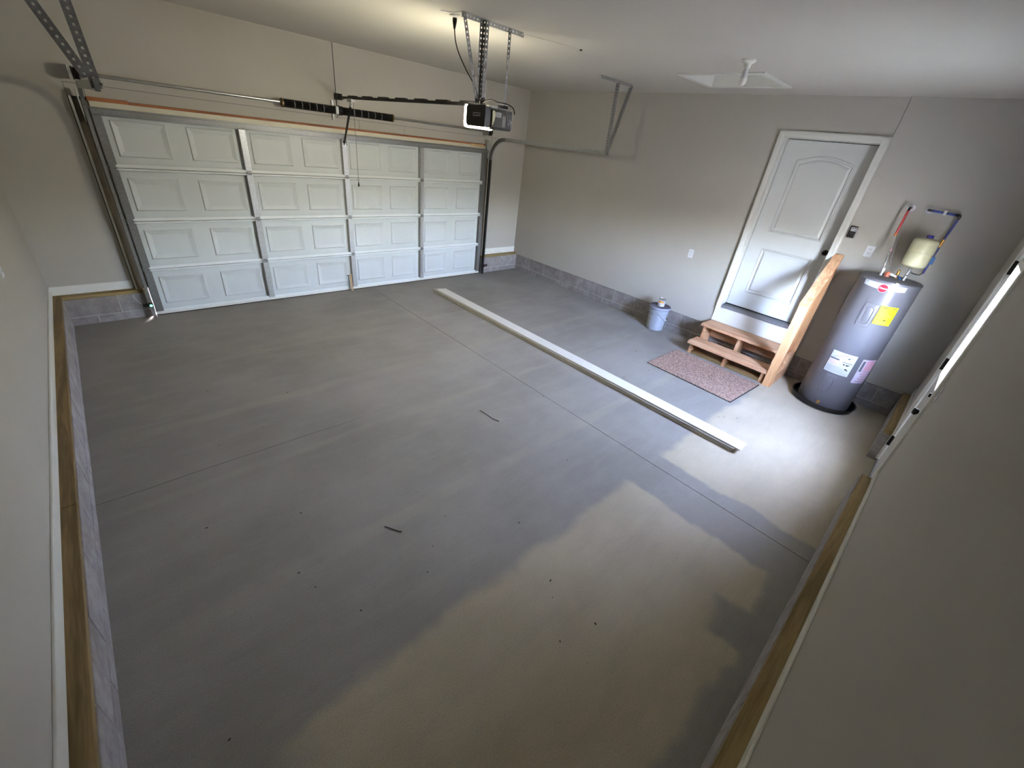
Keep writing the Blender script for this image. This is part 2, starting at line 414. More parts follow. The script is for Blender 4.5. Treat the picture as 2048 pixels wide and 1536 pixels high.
# left wall
wl = MB().box(XL - OUT, XL, YN - 0.14, YB + 0.14, 0, H).build('wall_left', 'wall_paint')
struct(wl, 'beige painted left garage wall above a block ledge', 'wall')
blocks(wl, BXL, 1, YN, 0.09, [-0.2 - 0.425 * k for k in range(16)], [-0.41 - 0.425 * k for k in range(16)], 1, 'block_pale')
MB().box(XL, BXL - 0.055, YN, YB, 0, HB).build('ledge_core', 'mortar', wl)
for a, b_ in ((-6.63, -3.66), (-3.657, 0.09)):
    MB().box(XL, BXL - 0.004, a, b_, HB, HP).build('sill_plate', 'treated_y', wl, bev=0.003)

# back wall (garage door side): framing with drywall panels on it
wb = MB()
wb.box(XL - OUT, -0.06, YB + 0.012, YB + 0.14, 0, H).box(4.95, XR + OUT, YB + 0.012, YB + 0.14, 0, H).box(-0.06, 4.95, YB + 0.012, YB + 0.14, 2.15, H)
wb = wb.build('wall_back', 'dark_gap'); struct(wb, 'beige drywall above and beside the garage door', 'wall')
gp = 0.0018
MB().prism([(XL, 0.345), (-0.20, 0.345), (-0.20, 2.335), (2.415, 2.335), (2.415, H), (XL, H)], 1, YB, YB + 0.013).build('drywall_panel', 'wall_paint', wb)
for x0, x1, z0, z1 in ((2.424, 4.92 - gp, 2.335, H), (4.92 + gp, XR, 2.335, H),
                       (-0.197, 2.71 - gp, 2.226, 2.332), (2.71 + gp, 3.42 - gp, 2.226, 2.332), (3.42 + gp, 4.95, 2.226, 2.332), (4.953, XR, 0.345, 2.332)):
    MB().box(x0, x1, YB, YB + 0.013, z0, z1).build('drywall_panel', 'wall_paint', wb)
blocks(wb, BYB, 0, BXL, -0.115, [-0.375], [-0.589, -0.165], -1)
blocks(wb, BYB, 0, 5.00, BXR, [5.10, 5.53], [5.32, 5.74], -1)
for x0, x1 in ((BXL - 0.006, -0.115), (5.00, XR)):
    MB().box(x0, x1, 0.058, YB + 0.012, 0, HB).build('ledge_core', 'mortar', wb)
    MB().box(x0, x1, 0.004, YB + 0.01, HB, HP).build('sill_plate', 'treated_x', wb, bev=0.003)

# right wall (house wall) with the entry door opening
wr = MB()
for y0, y1, z0, z1 in ((YB + 0.1, EY0, HB, H), (EY1, YN - 0.14, HB, H), (EY0, EY1, EZ1, H), (EY0, EY1, HB, EZ0), (YB + 0.1, YN - 0.14, -0.1, HB)):
    wr.box(XR + (0.05 if z0 < 0 else 0.012), XR + 0.14, y0, y1, z0, z1)
wr = wr.build('wall_right', 'dark_gap'); struct(wr, 'grey-beige house wall with the panelled entry door', 'wall')
for y0, y1, z0, z1 in ((EY0, YB, HB + 0.007, H), (EY1, EY0 - 0.0, EZ1, H), (-5.31, EY1, HB + .007, H), (YN, -5.3125, HB + 0.007, H), (EY1, EY0, HB + .007, EZ0)):
    MB().box(XR, XR + 0.0125, y0, y1, z0, z1).build('drywall_panel', 'wall_paint', wr)
blocks(wr, BXR, 1, BYN - 0.08, BYB, [-0.395] + [-0.817 - 0.425 * k for k in range(14)], [-0.61 - 0.424 * k for k in range(15)], -1)

# front wall (camera side) with the glazed door
wf = MB()
for x0, x1, z0, z1 in ((XL - OUT, DX0, -0.1, H), (DX1, XR + OUT, -0.1, H), (DX0, DX1, 2.13, H), (DX0, DX1, -0.1, 0.03)):
    wf.box(x0, x1, YN - 0.14, YN, z0, z1)
wf = wf.build('wall_front', 'wall_paint'); struct(wf, 'beige painted wall with the half-glazed outside door', 'wall')
for x0, x1 in ((BXL, DX0), (DX1, BXR)):
    n = int((x1 - x0) / 0.425)
    blocks(wf, BYN, 0, x0, x1, [x0 + 0.3 + 0.425 * k for k in range(n + 1)], [x0 + 0.09 + 0.425 * k for k in range(n + 1)], 1, 'block_pale')
    MB().box(x0 + 0.002, x1 - 0.002, YN, BYN - 0.055, 0, HB).build('ledge_core', 'block', wf)
    MB().box(x0, x1, YN, BYN - 0.004, HB, HP).build('sill_plate', 'treated_x', wf, bev=0.003)

for xa, xb in ((DX0 - 0.03, DX0 + 0.003), (DX1 - 0.003, DX1 + 0.03)):
    for z0, z1 in ((0.001, 0.088), (0.095, HB - 0.0005)):
        MB().box(xa, xb, YN + 0.001, BYN + 0.002, z0, z1).build('block', 'block', wf, bev=0.003)
# baseboards
def baseb(name, mb, label): struct(mb.build(name, 'white_trim', bev=0.004), label, 'baseboard')
baseb('baseboard_left', MB().box(XL, XL + 0.013, -6.60, 0.088, HP, 0.425), 'white baseboard along the left wall ledge')
baseb('baseboard_back', MB().box(XL + 0.013, -0.205, YB - 0.013, YB, HP, 0.428), 'white baseboard left of the garage door')
baseb('baseboard_back.001', MB().box(5.085, XR, YB - 0.013, YB, HP, 0.448), 'white baseboard right of the garage door')
baseb('baseboard_front', MB().box(XL, 3.575, YN, YN + 0.013, HP, 0.425), 'long white baseboard on the wall of the glazed door')
baseb('baseboard_front.001', MB().box(4.77, XR, YN, YN + 0.013, HP, 0.425), 'short white baseboard beyond the glazed door')

# trim round the garage opening
t1 = thing('trim_1', 'cream header trim with bare brown wood edge above the garage door', 'trim', (2.44, 0.06, 2.15), kind='structure')
MB().box(-0.06, 4.95, 0.035, YB + .012, 2.15, 2.202).build('trim_board', 'cream_trim', t1, bev=0.002)
MB().box(-0.06, 4.95, 0.05, YB + .012, 2.202, 2.224).build('wood_edge', 'brown_wood_x', t1)
MB().box(-0.07, 0.24, 0.03, YB, 2.2025, 2.235).build('shim_block', 'brown_wood_x', t1, bev=0.002)
MB().box(4.62, 4.90, 0.03, YB, 2.178, 2.215).build('shim_block', 'shim_wood', t1, bev=0.002)
t2 = thing('trim_2', 'wood and white jamb strips left of the garage door', 'trim', (-0.13, 0.06, 0.34), kind='structure')
MB().box(-0.194, -0.175, 0.03, YB + .012, HP, 2.226).build('white_strip', 'white_trim', t2, bev=0.002)
MB().box(-0.175, -0.06, 0.05, YB + .012, HP, 2.2).build('wood_jamb', 'brown_wood_z', t2, bev=0.002)
t3 = thing('trim_3', 'narrow white jamb strip right of the garage door', 'trim', (5.03, 0.06, 0.34), kind='structure')
MB().box(5.045, 5.08, 0.04, YB + .012, HP, 2.226).build('white_strip', 'white_trim', t3, bev=0.002)
MB().box(4.95, 5.043, 0.05, YB + .012, 0.0, 2.2).build('wood_jamb', 'brown_wood_z', t3, bev=0.002)

# ------------------------------------------------------------------ garage door (door_1)
d1 = thing('door_1', 'wide white four-section garage door with embossed panels', 'garage door', (2.44, 0.03, 0.0), kind='structure')
SH = 0.5334; Z0 = 0.0225; GX0, GX1 = -0.077, 4.955
STX = [(-0.077, 0.0), (1.2192 - .037, 1.2192 + .037), (2.4384 - .037, 2.4384 + .037), (3.6576 - .037, 3.6576 + .037), (4.88, 4.955)]
panel_src = stile_src = None; stile_srcs = {}; hinge_src = None
for k in range(4):
    zb = Z0 + SH * k; zt = zb + SH
    zl = zb + (0.018 if k else 0.03)
    s_ = MB().box(GX0, GX1, 0.046, 0.060, zl + 0.026, zt - 0.022).box(GX0, GX1, 0.056, 0.062, zb, zt)
    sec = s_.build('section', 'door_steel', d1, bev=0.002)
    MB().prism([(0.0, zb + 0.0045), (0.0, zl - 0.003), (0.002, zl + 0.017), (0.004, zl + 0.017), (0.005, zl), (0.058, zl), (0.058, zb + 0.0045)], 0, GX0, GX1).build('section_rail', 'rail_white', sec)
    MB().prism([(0.0, zt - 0.0045), (0.058, zt - 0.0045), (0.058, zt - 0.024), (0.004, zt - 0.024), (0.0, zt - 0.020)], 0, GX0, GX1).build('section_rail', 'rail_white', sec)
    for i in range(4):
        xa = STX[i][1]; xb = STX[i + 1][0]
        for j in range(2):
            if panel_src is None:
                pw = 0.46; x0 = xa + 0.045; z0 = zb + 0.10; ph = 0.335
                pm = MB(); rings = []
                for ins, yy in ((0, 0.0458), (0.010, 0.0345), (0.014, 0.0343), (0.056, 0.0450), (0.058, 0.0452)):
                    n0 = len(pm.v); pm.v += [(x0 + ins, yy, z0 + ins), (x0 + pw - ins, yy, z0 + ins), (x0 + pw - ins, yy, z0 + ph - ins), (x0 + ins, yy, z0 + ph - ins)]; rings.append(n0)
                for a, b_ in zip(rings[:-1], rings[1:]):
                    for e in range(4): pm.f.append((a + e, a + (e + 1) % 4, b_ + (e + 1) % 4, b_ + e))
                pm.f.append(tuple(rings[-1] + e for e in range(4)))
                panel_src = pm.build('raised_panel', 'door_steel', sec); psx, psz = x0, z0
            else:
                wspan = (xb - xa); x0 = xa + (0.045 if j == 0 else wspan - 0.045 - 0.46)
                share(panel_src, 'raised_panel', sec, (x0 - psx, 0, zb + 0.10 - psz))
    for i, (xa, xb) in enumerate(STX):
        key = 'end' if i in (0, 4) else 'mid'
        if key not in stile_srcs:
            wd = xb - xa
            sm = MB().prism([(xa, 0.046), (xa, -0.006), (xa + 0.004, -0.012), (xb - 0.004, -0.012), (xb, -0.006), (xb, 0.046), (xb - 0.003, 0.046), (xb - 0.003, -0.006), (xa + 0.003, -0.006), (xa + 0.003, 0.046)], 2, zb + 0.028, zt - 0.018)
            stile_srcs[key] = (sm.build('stile', 'galvanised' if key == 'mid' else 'galvanised_dull', sec), xa, zb)
        else:
            o, sx, sz = stile_srcs[key]; share(o, 'stile', sec, (xa - sx, 0, zb - sz))
        if k < 3:
            xc = (xa + xb) / 2
            if hinge_src is None:
                hm = MB().box(xc - 0.024, xc + 0.024, -0.0145, -0.0125, zt - 0.018, zt + 0.030).cyl((xc - 0.034, -0.010, zt), (xc + 0.034, -0.010, zt), 0.006, 10)
                hinge_src = (hm.build('hinge', 'galvanised_dull', sec), xc, zt)
            else: share(hinge_src[0], 'hinge', sec, (xc - hinge_src[1], 0, zt - hinge_src[2]))
st_ = MB().sweep([(-0.09, -0.03, 2.115), (4.97, -0.03, 2.115)], [(0, 0)] * 1 + [], (0, 1, 0), False) if False else MB()
st_.prism([(0.0, 2.085), (-0.012, 2.085), (-0.012, 2.10), (-0.055, 2.10), (-0.055, 2.14), (-0.012, 2.14), (-0.012, 2.156), (0.0, 2.156), (0.0, 2.153), (-0.009, 2.153), (-0.009, 2.137), (-0.052, 2.137), (-0.052, 2.103), (-0.009, 2.103), (-0.009, 2.088), (0.0, 2.088)], 0, -0.075, 4.953)
st_.build('top_strut', 'galvanised_dull', d1)
MB().box(GX0, GX1, -0.006, 0.05, 0.012, 0.036).build('bottom_retainer', 'white_trim', d1, bev=0.002)
MB().box(GX0, GX1, 0.0, 0.045, 0.0, 0.012).build('bottom_seal', 'rubber', d1)
for xx in (2.405, 2.47):
    MB().box(xx - .004, xx + .004, -0.03, -0.012, 2.02, 2.15).build('arm_bracket', 'galvanised', d1)

# ------------------------------------------------------------------ door tracks
def track(xi, sgn, label, sw=0.034):
    """xi: x of the track centre, sgn: +1 right track"""
    t_ = thing('door_track', label, 'track', (xi, -0.06, 0), 'garage door tracks')
    pts = [(xi, -0.075, 0.01), (xi, -0.075, 1.0), (xi, -0.075, 2.0)]
    for k in range(1, 9):
        a = k / 8 * PI / 2; pts.append((xi, -0.075 - 0.325 * (1 - math.cos(a)), 2.0 + 0.325 * math.sin(a)))
    # vertical + curve
    pr = [(-0.014, -0.026), (0.014, -0.026), (0.014, -0.020), (-0.010, -0.020), (-0.010, 0.020), (0.014, 0.020), (0.014, 0.026), (-0.014, 0.026)]
    MB().sweep(pts[:3], [(a * -sgn, b_) for a, b_ in pr], (1, 0, 0)).build('vertical_track', 'galvanised_dull' if sgn < 0 else 'dark_steel', t_)  # right upright darker: jamb shadow put into its metal colour
    MB().sweep(pts[2:], [(a * -sgn, b_) for a, b_ in pr], (1, 0, 0)).build('curved_track', 'galvanised_dull', t_)
    MB().sweep([(xi, -0.40, 2.325), (xi, -1.4, 2.325), (xi, -2.50, 2.325)], [(a * -sgn, b_) for a, b_ in pr], (1, 0, 0)).build('horizontal_track', 'galvanised', t_)
    xo = xi + sgn * 0.03
    # perforated jamb angle behind the track
    MB().perf((xo, -0.045, 0.05), (xo, -0.045, 2.02), (0, 1, 0), 0.055, 0.05, 0.012).build('jamb_angle', 'galvanised_dull', t_, solid=0.002)
    MB().box(xi - 0.02, xi + 0.035 * sgn + 0.005, -0.02, 0.048, 2.02, 2.285).build('flag_bracket', 'galvanised', t_, bev=0.002)
    # hanger
    MB().perf((xi + sgn * 0.035, -2.44, H - 0.03), (xi + sgn * 0.0, -2.49, 2.31), (1, 0, 0), sw).perf((xi + sgn * 0.018, -2.425, H - 0.03), (xi - sgn * 0.017, -2.475, 2.33), (0, 1, 0), 0.03).build('hanger_strap', 'galvanised_dull', t_, solid=0.002)
    MB().perf((xi + sgn * 0.335, -2.44, H - 0.02), (xi + sgn * 0.03, -2.49, 2.36), (1, 0, 0), sw).perf((xi + sgn * 0.318, -2.425, H - 0.02), (xi + sgn * 0.012, -2.475, 2.36), (0, 1, 0), 0.03).build('hanger_strap', 'galvanised_dull', t_, solid=0.002)
    xa, xb = sorted((xi - sgn * 0.34, xi + sgn * 0.345))
    MB().perf((xa, -2.435, H - 0.018), (xb, -2.435, H - 0.018), (0, 0, 1), 0.034).perf((xa, -2.42, H - 0.002), (xb, -2.42, H - 0.002), (0, 1, 0), 0.032).build('ceiling_angle', 'galvanised', t_, solid=0.002)
    MB().box(xi - 0.012, xi + 0.012, -2.515, -2.47, 2.295, 2.36).build('end_bracket', 'galvanised_dull', t_, bev=0.001)
    MB().cyl((xi - sgn * 0.03, -2.49, 2.335), (xi + sgn * 0.02, -2.49, 2.335), 0.006, 8).build('bolt', 'galvanised_dull', t_)
    return t_
track(-0.103, -1, 'galvanised door track curving overhead beside the left beige wall', 0.05)
track(4.985, 1, 'door track with shade-darkened upright curving overhead near the house wall')

# ------------------------------------------------------------------ torsion shaft
ts = thing('torsion_shaft', 'steel torsion shaft with black coil springs above the garage door', 'door spring', (2.38, -0.03, 2.41))
ty, tz = -0.045, 2.412
MB().cyl((-0.10, ty, tz + 0.005), (5.0, ty, tz + 0.005), 0.015, 14).build('shaft', 'steel', ts, smooth_=True)
for x0, x1 in ((1.70, 2.325), (2.435, 3.13)):
    sp_ = MB(); n = int((x1 - x0) / 0.0105); pts = []
    sag = lambda u: -0.012 * math.sin(u * PI)
    prof = []
    for i in range(n * 2 + 1):
        u = i / (n * 2); prof.append((0.045 if i % 2 else 0.040, (x1 - x0) * u))
    sp_.lathe((x0, ty, tz), [(0, 0)] + prof + [(0, x1 - x0)], 20, (1, 0, 0))
    o = sp_.build('spring', 'black_metal', ts)
    for q in range(5):
        xx = x0 + (x1 - x0) * (0.2 + 0.14 * q)
        MB().lathe((xx, ty, tz), [(0.0455, 0.0), (0.046, 0.004), (0.0455, 0.010)], 20, (1, 0.0, 0)).build('paint_mark', 'ink_grey', o)
for xx in (1.675, 3.125):
    MB().lathe((xx, ty, tz), [(0, 0), (0.03, 0), (0.048, 0.012), (0.048, 0.03), (0.034, 0.038), (0, 0.038)], 18, (1, 0, 0)).build('winding_cone', 'dull_brass', ts, smooth_=True)
MB().box(2.335, 2.372, -0.075, 0.085, 2.37, 2.455).box(2.34, 2.368, 0.06, 0.088, 2.30, 2.52).build('centre_bracket', 'galvanised', ts, bev=0.002)
MB().lathe((2.378, ty, tz), [(0.02, 0), (0.055, 0.002), (0.055, 0.014), (0.044, 0.02), (0.044, 0.03), (0.052, 0.034), (0.052, 0.046), (0.02, 0.05)], 20, (1, 0, 0)).build('stationary_cone', 'black_metal', ts, smooth_=True)
for xx, cbx in ((-0.095, -0.073), (4.95, 4.962)):
    MB().lathe((xx - 0.02, ty, tz), [(0.012, 0), (0.052, 0), (0.055, 0.006), (0.048, 0.012), (0.048, 0.04), (0.055, 0.046), (0.03, 0.056), (0.012, 0.06)], 22, (1, 0, 0)).build('cable_drum', 'black_metal', ts, smooth_=True)
    MB().box(xx - 0.045, xx - 0.040, -0.075, 0.088, 2.36, 2.47).build('bearing_plate', 'galvanised', ts, bev=0.001)
    MB().tube([(cbx, -0.097, 2.40), (cbx, -0.07, 1.0), (cbx, -0.05, 0.06)], 0.0016, 6).build('lift_cable', 'dark_steel', ts)

# ------------------------------------------------------------------ opener
op = thing('garage_door_opener', 'black garage door opener with glowing lamp lens hung from the ceiling', 'door opener', (2.44, -3.03, 2.38))
MB().box(2.345, 2.585, -3.17, -2.93, 2.385, 2.532).build('motor_housing', 'black_plastic', op, bev=0.012)
MB().box(2.278, 2.590, -2.93, -2.872, 2.378, 2.545).build('lamp_lens', 'lamp_lens', op, bev=0.02)
MB().prism([(-3.15, 2.389), (-3.15, 2.386), (-2.99, 2.377), (-2.932, 2.376), (-2.932, 2.392)], 0, 2.280, 2.345).build('lamp_lens', 'lamp_lens', op)
MB().box(2.272, 2.596, -2.935, -2.888, 2.545, 2.556).build('lens_light_block', 'black_plastic', op, bev=0.003)  # added plate that blocks upward light from the lens
MB().box(2.284, 2.345, -3.17, -2.932, 2.392, 2.540).build('lamp_housing', 'black_plastic', op, bev=0.006)
MB().prism([(-3.178, 2.40), (-3.168, 2.390), (-2.95, 2.390), (-2.925, 2.41), (-2.925, 2.53), (-2.945, 2.548), (-3.168, 2.548), (-3.178, 2.538)], 0, 2.268, 2.286).build('side_cover', 'black_plastic', op, bev=0.004)
np_ = MB().box(2.2655, 2.269, -3.12, -3.025, 2.465, 2.490).build('name_plate', 'plate_white', op)
MB().box(2.2645, 2.266, -3.115, -3.03, 2.469, 2.486).build('name_plate_face', 'ink_grey', np_)
MB().prism([(2.352, 2.41), (2.36, 2.41), (2.378, 2.45), (2.384, 2.49), (2.378, 2.515), (2.352, 2.52)], 1, -3.182, -3.168).build('lens_reflection', 'tank_cream', op, bev=0.002)  # cream sliver painted as the lens cover's reflection at the rear corner
pn = MB().box(2.35, 2.575, -3.176, -3.168, 2.40, 2.52).build('rear_panel', 'black_matt', op, bev=0.003)
MB().box(2.39, 2.45, -3.178, -3.1755, 2.475, 2.51).build('label', 'label_white', pn)
for k in range(4): MB().box(2.396, 2.445 - 0.008 * (k % 2), -3.1787, -3.1779, 2.480 + 0.007 * k, 2.483 + 0.007 * k).build('print_line', 'ink', pn)
MB().box(2.465, 2.505, -3.178, -3.1755, 2.41, 2.49).build('label', 'foam_grey', pn)
MB().tube([(2.50, -3.18, 2.535), (2.505, -3.20, 2.49), (2.515, -3.20, 2.44), (2.53, -3.185, 2.425), (2.55, -3.19, 2.45), (2.545, -3.18, 2.47)], 0.0025, 6).build('bell_wire', 'plate_white', op)
MB().tube([(2.52, -3.18, 2.535), (2.535, -3.20, 2.47), (2.555, -3.195, 2.44), (2.575, -3.185, 2.50)], 0.0025, 6).build('bell_wire', 'plate_white', op)
MB().box(2.36, 2.46, -3.12, -2.97, 2.532, 2.556).build('chassis_plate', 'galvanised', op, bev=0.003)
MB().box(2.46, 2.60, -3.15, -2.99, 2.53, 2.545).build('chassis_plate', 'steel', op, bev=0.003)
MB().box(2.50, 2.58, -3.11, -3.06, 2.545, 2.572).build('limit_box', 'black_plastic', op, bev=0.004)
MB().box(2.405, 2.437, -2.97, 0.03, 2.545, 2.572).build('rail', 'black_metal', op, bev=0.002)
for k in range(7):
    y0 = -0.30 - 0.39 * k
    MB().box(2.402, 2.44, y0 - 0.20, y0, 2.571, 2.583).build('rail_splice', 'black_metal', op, bev=0.001)
MB().box(2.39, 2.452, -0.03, 0.088, 2.53, 2.60).box(2.40, 2.445, -0.09, -0.02, 2.54, 2.575).build('header_bracket', 'black_metal', op, bev=0.002)
MB().box(2.398, 2.444, -0.40, -0.27, 2.515, 2.55).box(2.412, 2.432, -0.35, -0.31, 2.46, 2.52).build('trolley', 'galvanised', op, bev=0.003)
arm = MB().prism([(-0.352, 2.50), (-0.318, 2.50), (-0.30, 2.49), (-0.04, 2.07), (-0.03, 2.03), (-0.04, 2.02), (-0.065, 2.05), (-0.345, 2.47)], 0, 2.418, 2.426)
arm.box(2.415, 2.44, -0.06, -0.012, 2.045, 2.075).build('door_arm', 'black_metal', op, bev=0.001)
MB().tube([(2.43, -0.385, 2.515), (2.432, -0.387, 2.1), (2.43, -0.385, 1.66)], 0.003, 6).tube([(2.43, -0.385, 1.66), (2.437, -0.39, 1.63), (2.43, -0.385, 1.61), (2.424, -0.38, 1.63), (2.43, -0.385, 1.66)], 0.003, 6).build('pull_cord', 'foam_grey', op)
MB().lathe((2.43, -0.385, 1.555), [(0, 0), (0.012, 0.005), (0.012, 0.02), (0.006, 0.055), (0, 0.058)], 12).build('cord_handle', 'ink', op, smooth_=True)
# hanger: ceiling angle and three perforated struts
MB().perf((2.165, -2.95, H - 0.018), (2.815, -2.965, H - 0.018), (0, 0, 1), 0.034).perf((2.165, -2.934, H - 0.002), (2.815, -2.949, H - 0.002), (0, 1, 0), 0.032).build('ceiling_angle', 'galvanised', op, solid=0.002)
MB().perf((2.36, -2.955, H - 0.01), (2.36, -2.955, 2.55), (1, 0, 0), 0.034).perf((2.378, -2.97, H - 0.01), (2.378, -2.97, 2.55), (0, 1, 0), 0.034).perf((2.395, -2.985, H - 0.01), (2.395, -2.985, 2.55), (1, 0, 0), 0.034).build('hanger_strut', 'galvanised_dull', op, solid=0.002)
MB().perf((2.185, -2.955, H - 0.005), (2.35, -2.965, 2.55), (1, 0, 0), 0.032).build('hanger_strut', 'galvanised_dull', op, solid=0.002)
MB().perf((2.652, -2.968, H - 0.005), (2.650, -2.985, 2.55), (1, 0, 0), 0.03).build('hanger_strut', 'galvanised_dull', op, solid=0.002)
MB().box(2.59, 2.66, -3.0, -2.975, 2.53, 2.56).build('strut_foot', 'galvanised', op, bev=0.002)
cord = [(2.215, -2.79, H - 0.085), (2.22, -2.80, H - 0.16), (2.235, -2.83, H - 0.24), (2.275, -2.88, H - 0.34), (2.315, -2.94, H - 0.43), (2.345, -2.965, H - 0.50), (2.355, -2.975, 2.60), (2.37, -2.99, 2.568), (2.41, -3.01, 2.59), (2.45, -3.04, 2.60), (2.50, -3.07, 2.59), (2.55, -3.12, 2.585), (2.585, -3.17, 2.56), (2.592, -3.19, 2.515)]
def crom(pts, n=6):
    pts = [Vector(p) for p in pts]; out = []
    for i in range(len(pts) - 1):
        p0 = pts[max(i - 1, 0)]; p1 = pts[i]; p2 = pts[i + 1]; p3 = pts[min(i + 2, len(pts) - 1)]
        for k in range(n):
            u = k / n
            out.append(0.5 * ((2 * p1) + (-p0 + p2) * u + (2 * p0 - 5 * p1 + 4 * p2 - p3) * u * u + (-p0 + 3 * p1 - 3 * p2 + p3) * u ** 3))
    return out + [pts[-1]]
MB().tube(crom(cord), 0.0045, 8).build('power_cord', 'black_plastic', op, smooth_=True)
MB().tube(crom([(2.36, -2.99, 2.565), (2.35, -3.01, 2.585), (2.375, -3.02, 2.605), (2.40, -3.0, 2.59), (2.385, -2.98, 2.57)]), 0.0045, 8).build('power_cord', 'black_plastic', op, smooth_=True)
MB().lathe((2.215, -2.79, H - 0.09), [(0, 0), (0.008, 0), (0.018, 0.05), (0.018, 0.07), (0, 0.072)], 12).build('plug', 'black_plastic', op, smooth_=True)
tag(MB().box(2.185, 2.24, -2.825, -2.755, H - 0.006, H).build('ceiling_outlet', 'ceiling_paint', bev=0.004), 'small pale ceiling outlet the opener cord plugs into', 'outlet')
wire = crom([(2.08, -2.79, H - 0.004), (2.15, -2.85, H - 0.004), (2.16, -2.915, H - 0.004)])
wire2 = crom([(2.825, -2.975, H - 0.02), (2.87, -2.95, H - 0.006), (3.05, -2.99, H - 0.004), (3.25, -3.04, H - 0.004), (3.46, -3.07, H - 0.005)])
tag(MB().tube(wire, 0.0022, 6).build('bell_wire', 'plate_white'), 'short white bell wire on the ceiling at the opener cord outlet', 'wire')
wt = tag(MB().tube(wire2, 0.0018, 6).build('bell_wire', 'ceiling_paint'), 'long thin pale bell wire stapled along the ceiling behind the opener hanger', 'wire')
MB().lathe((3.466, -3.07, H - 0.012), [(0, 0), (0.012, 0.002), (0.016, 0.012)], 10).build('wire_staple', 'ink', wt)

# ------------------------------------------------------------------ safety sensors
for xx, sg, lm, lab in ((-0.11, -1, 'led_green', 'safety sensor with a green light on the left door track'), (4.99, 1, 'badge_red', 'safety sensor with a dim red light on the right door track')):
    s_ = thing('safety_sensor', lab, 'sensor', (xx, -0.115, 0.15), 'door safety sensors')
    MB().prism([(xx - 0.022, 0.165), (xx - 0.012, 0.155), (xx + 0.012, 0.155), (xx + 0.022, 0.165), (xx + 0.022, 0.205), (xx - 0.022, 0.205)], 1, -0.145, -0.105).build('sensor_body', 'black_plastic', s_, bev=0.004)
    MB().lathe((xx, -0.145, 0.178), [(0, 0.004), (0.012, 0.003), (0.014, 0)], 14, (0, -1, 0)).build('indicator_light', lm, s_)
    MB().box(xx + sg * 0.02, xx + sg * 0.075, -0.118, -0.112, 0.16, 0.20).build('bracket', 'black_metal', s_)
    if sg < 0:
        MB().tube(crom([(xx - 0.02, -0.12, 0.16), (xx - 0.07, -0.06, 0.17), (xx - 0.12, -0.008, 0.24), (xx - 0.12, -0.006, 0.285)]), 0.0025, 6).build('sensor_wire', 'plate_white', s_)
    else:
        MB().tube(crom([(xx + 0.02, -0.12, 0.16), (xx + 0.05, -0.04, 0.2), (xx + 0.065, -0.006, 0.285)]), 0.0025, 6).build('sensor_wire', 'plate_white', s_)

# ------------------------------------------------------------------ attic hatch and ceiling lamp
ah = thing('attic_hatch', 'white framed attic hatch recessed in the ceiling', 'hatch', (5.0, -3.9, H))
fr = MB()
for x0, x1, y0, y1 in ((HX0 - .05, HX0, HY0 - .05, HY1 + .05), (HX1, HX1 + .05, HY0 - .05, HY1 + .05), (HX0, HX1, HY0 - .05, HY0), (HX0, HX1, HY1, HY1 + .05)):
    fr.box(x0, x1, y0, y1, H - 0.014, H)
for x0, x1, y0, y1 in ((HX0, HX0 + .012, HY0, HY1), (HX1 - .012, HX1, HY0, HY1), (HX0 + .012, HX1 - .012, HY0, HY0 + .012), (HX0 + .012, HX1 - .012, HY1 - .012, HY1)):
    fr.box(x0, x1, y0, y1, H - 0.014, H + 0.13)
fr.build('frame', 'white_trim', ah, bev=0.003)
MB().box(HX0 + .012, HX1 - .012, HY0 + .012, HY1 - .012, H + 0.10, H + 0.125).build('hatch_panel', 'white_door', ah, bev=0.003)
cl = thing('ceiling_lamp', 'bare white bulb in a plain ceiling lampholder by the hatch', 'lamp', (4.10, -4.40, H))
MB().lathe((4.10, -4.40, H), [(0, 0), (0.057, 0), (0.057, -0.012), (0.045, -0.022), (0.03, -0.03), (0.026, -0.06), (0, -0.06)], 24).build('lampholder', 'white_trim', cl, smooth_=True)
MB().lathe((4.10, -4.40, H - 0.06), [(0.016, 0), (0.021, -0.02), (0.028, -0.06), (0.031, -0.07)], 20).build('bulb_neck', 'plate_white', cl, smooth_=True)
MB().lathe((4.10, -4.40, H - 0.13), [(0.031, 0), (0.032, -0.02), (0.027, -0.04), (0.015, -0.053), (0, -0.057)], 20).build('bulb', 'bulb_glass', cl, smooth_=True)

# ------------------------------------------------------------------ entry door (door_2)
d2 = thing('door_2', 'white two-panel arched entry door to the house above wooden steps', 'door', (XR, -4.77, EZ0), kind='structure')
cx0, cx1 = 5.910, XR
csg = MB()
prof_y = [(-4.231, -4.30), (-5.312, -5.243)]
for y0, y1 in prof_y: csg.box(cx0, cx1 + .012, y0, y1, 0.575, 2.785)
csg.box(cx0, cx1 + .012, -5.243, -4.30, 2.715, 2.785)
cso = csg.build('casing', 'white_trim', d2, bev=0.004)
cs2 = MB()
for y0, y1 in ((-4.240, -4.262), (-5.303, -5.281)): cs2.box(cx0 - 0.006, cx0, y0, y1, 0.575, 2.776)
cs2.box(cx0 - 0.006, cx0, -5.303, -4.240, 2.754, 2.776).build('casing_bead', 'white_trim', cso, bev=0.003)
jm = MB()
jm.box(XR - .005, 6.12, -4.30, -4.285, 0.62, 2.725).box(XR - .005, 6.12, -5.243, -5.258, 0.62, 2.725).box(XR - .005, 6.12, -5.243, -4.30, 2.715, 2.73)
jm.build('jamb', 'white_trim', d2)
SX = 6.060
MB().box(6.112, 6.12, -4.30, -5.243, 0.60, 2.72).build('gap_shade_sheet', 'dark_gap', d2)  # dark sheet added to put shade into the gap round the slab
slab = MB().box(SX + 0.016, SX + 0.045, -4.308, -5.235, 0.655, 2.706).build('slab', 'white_door', d2)
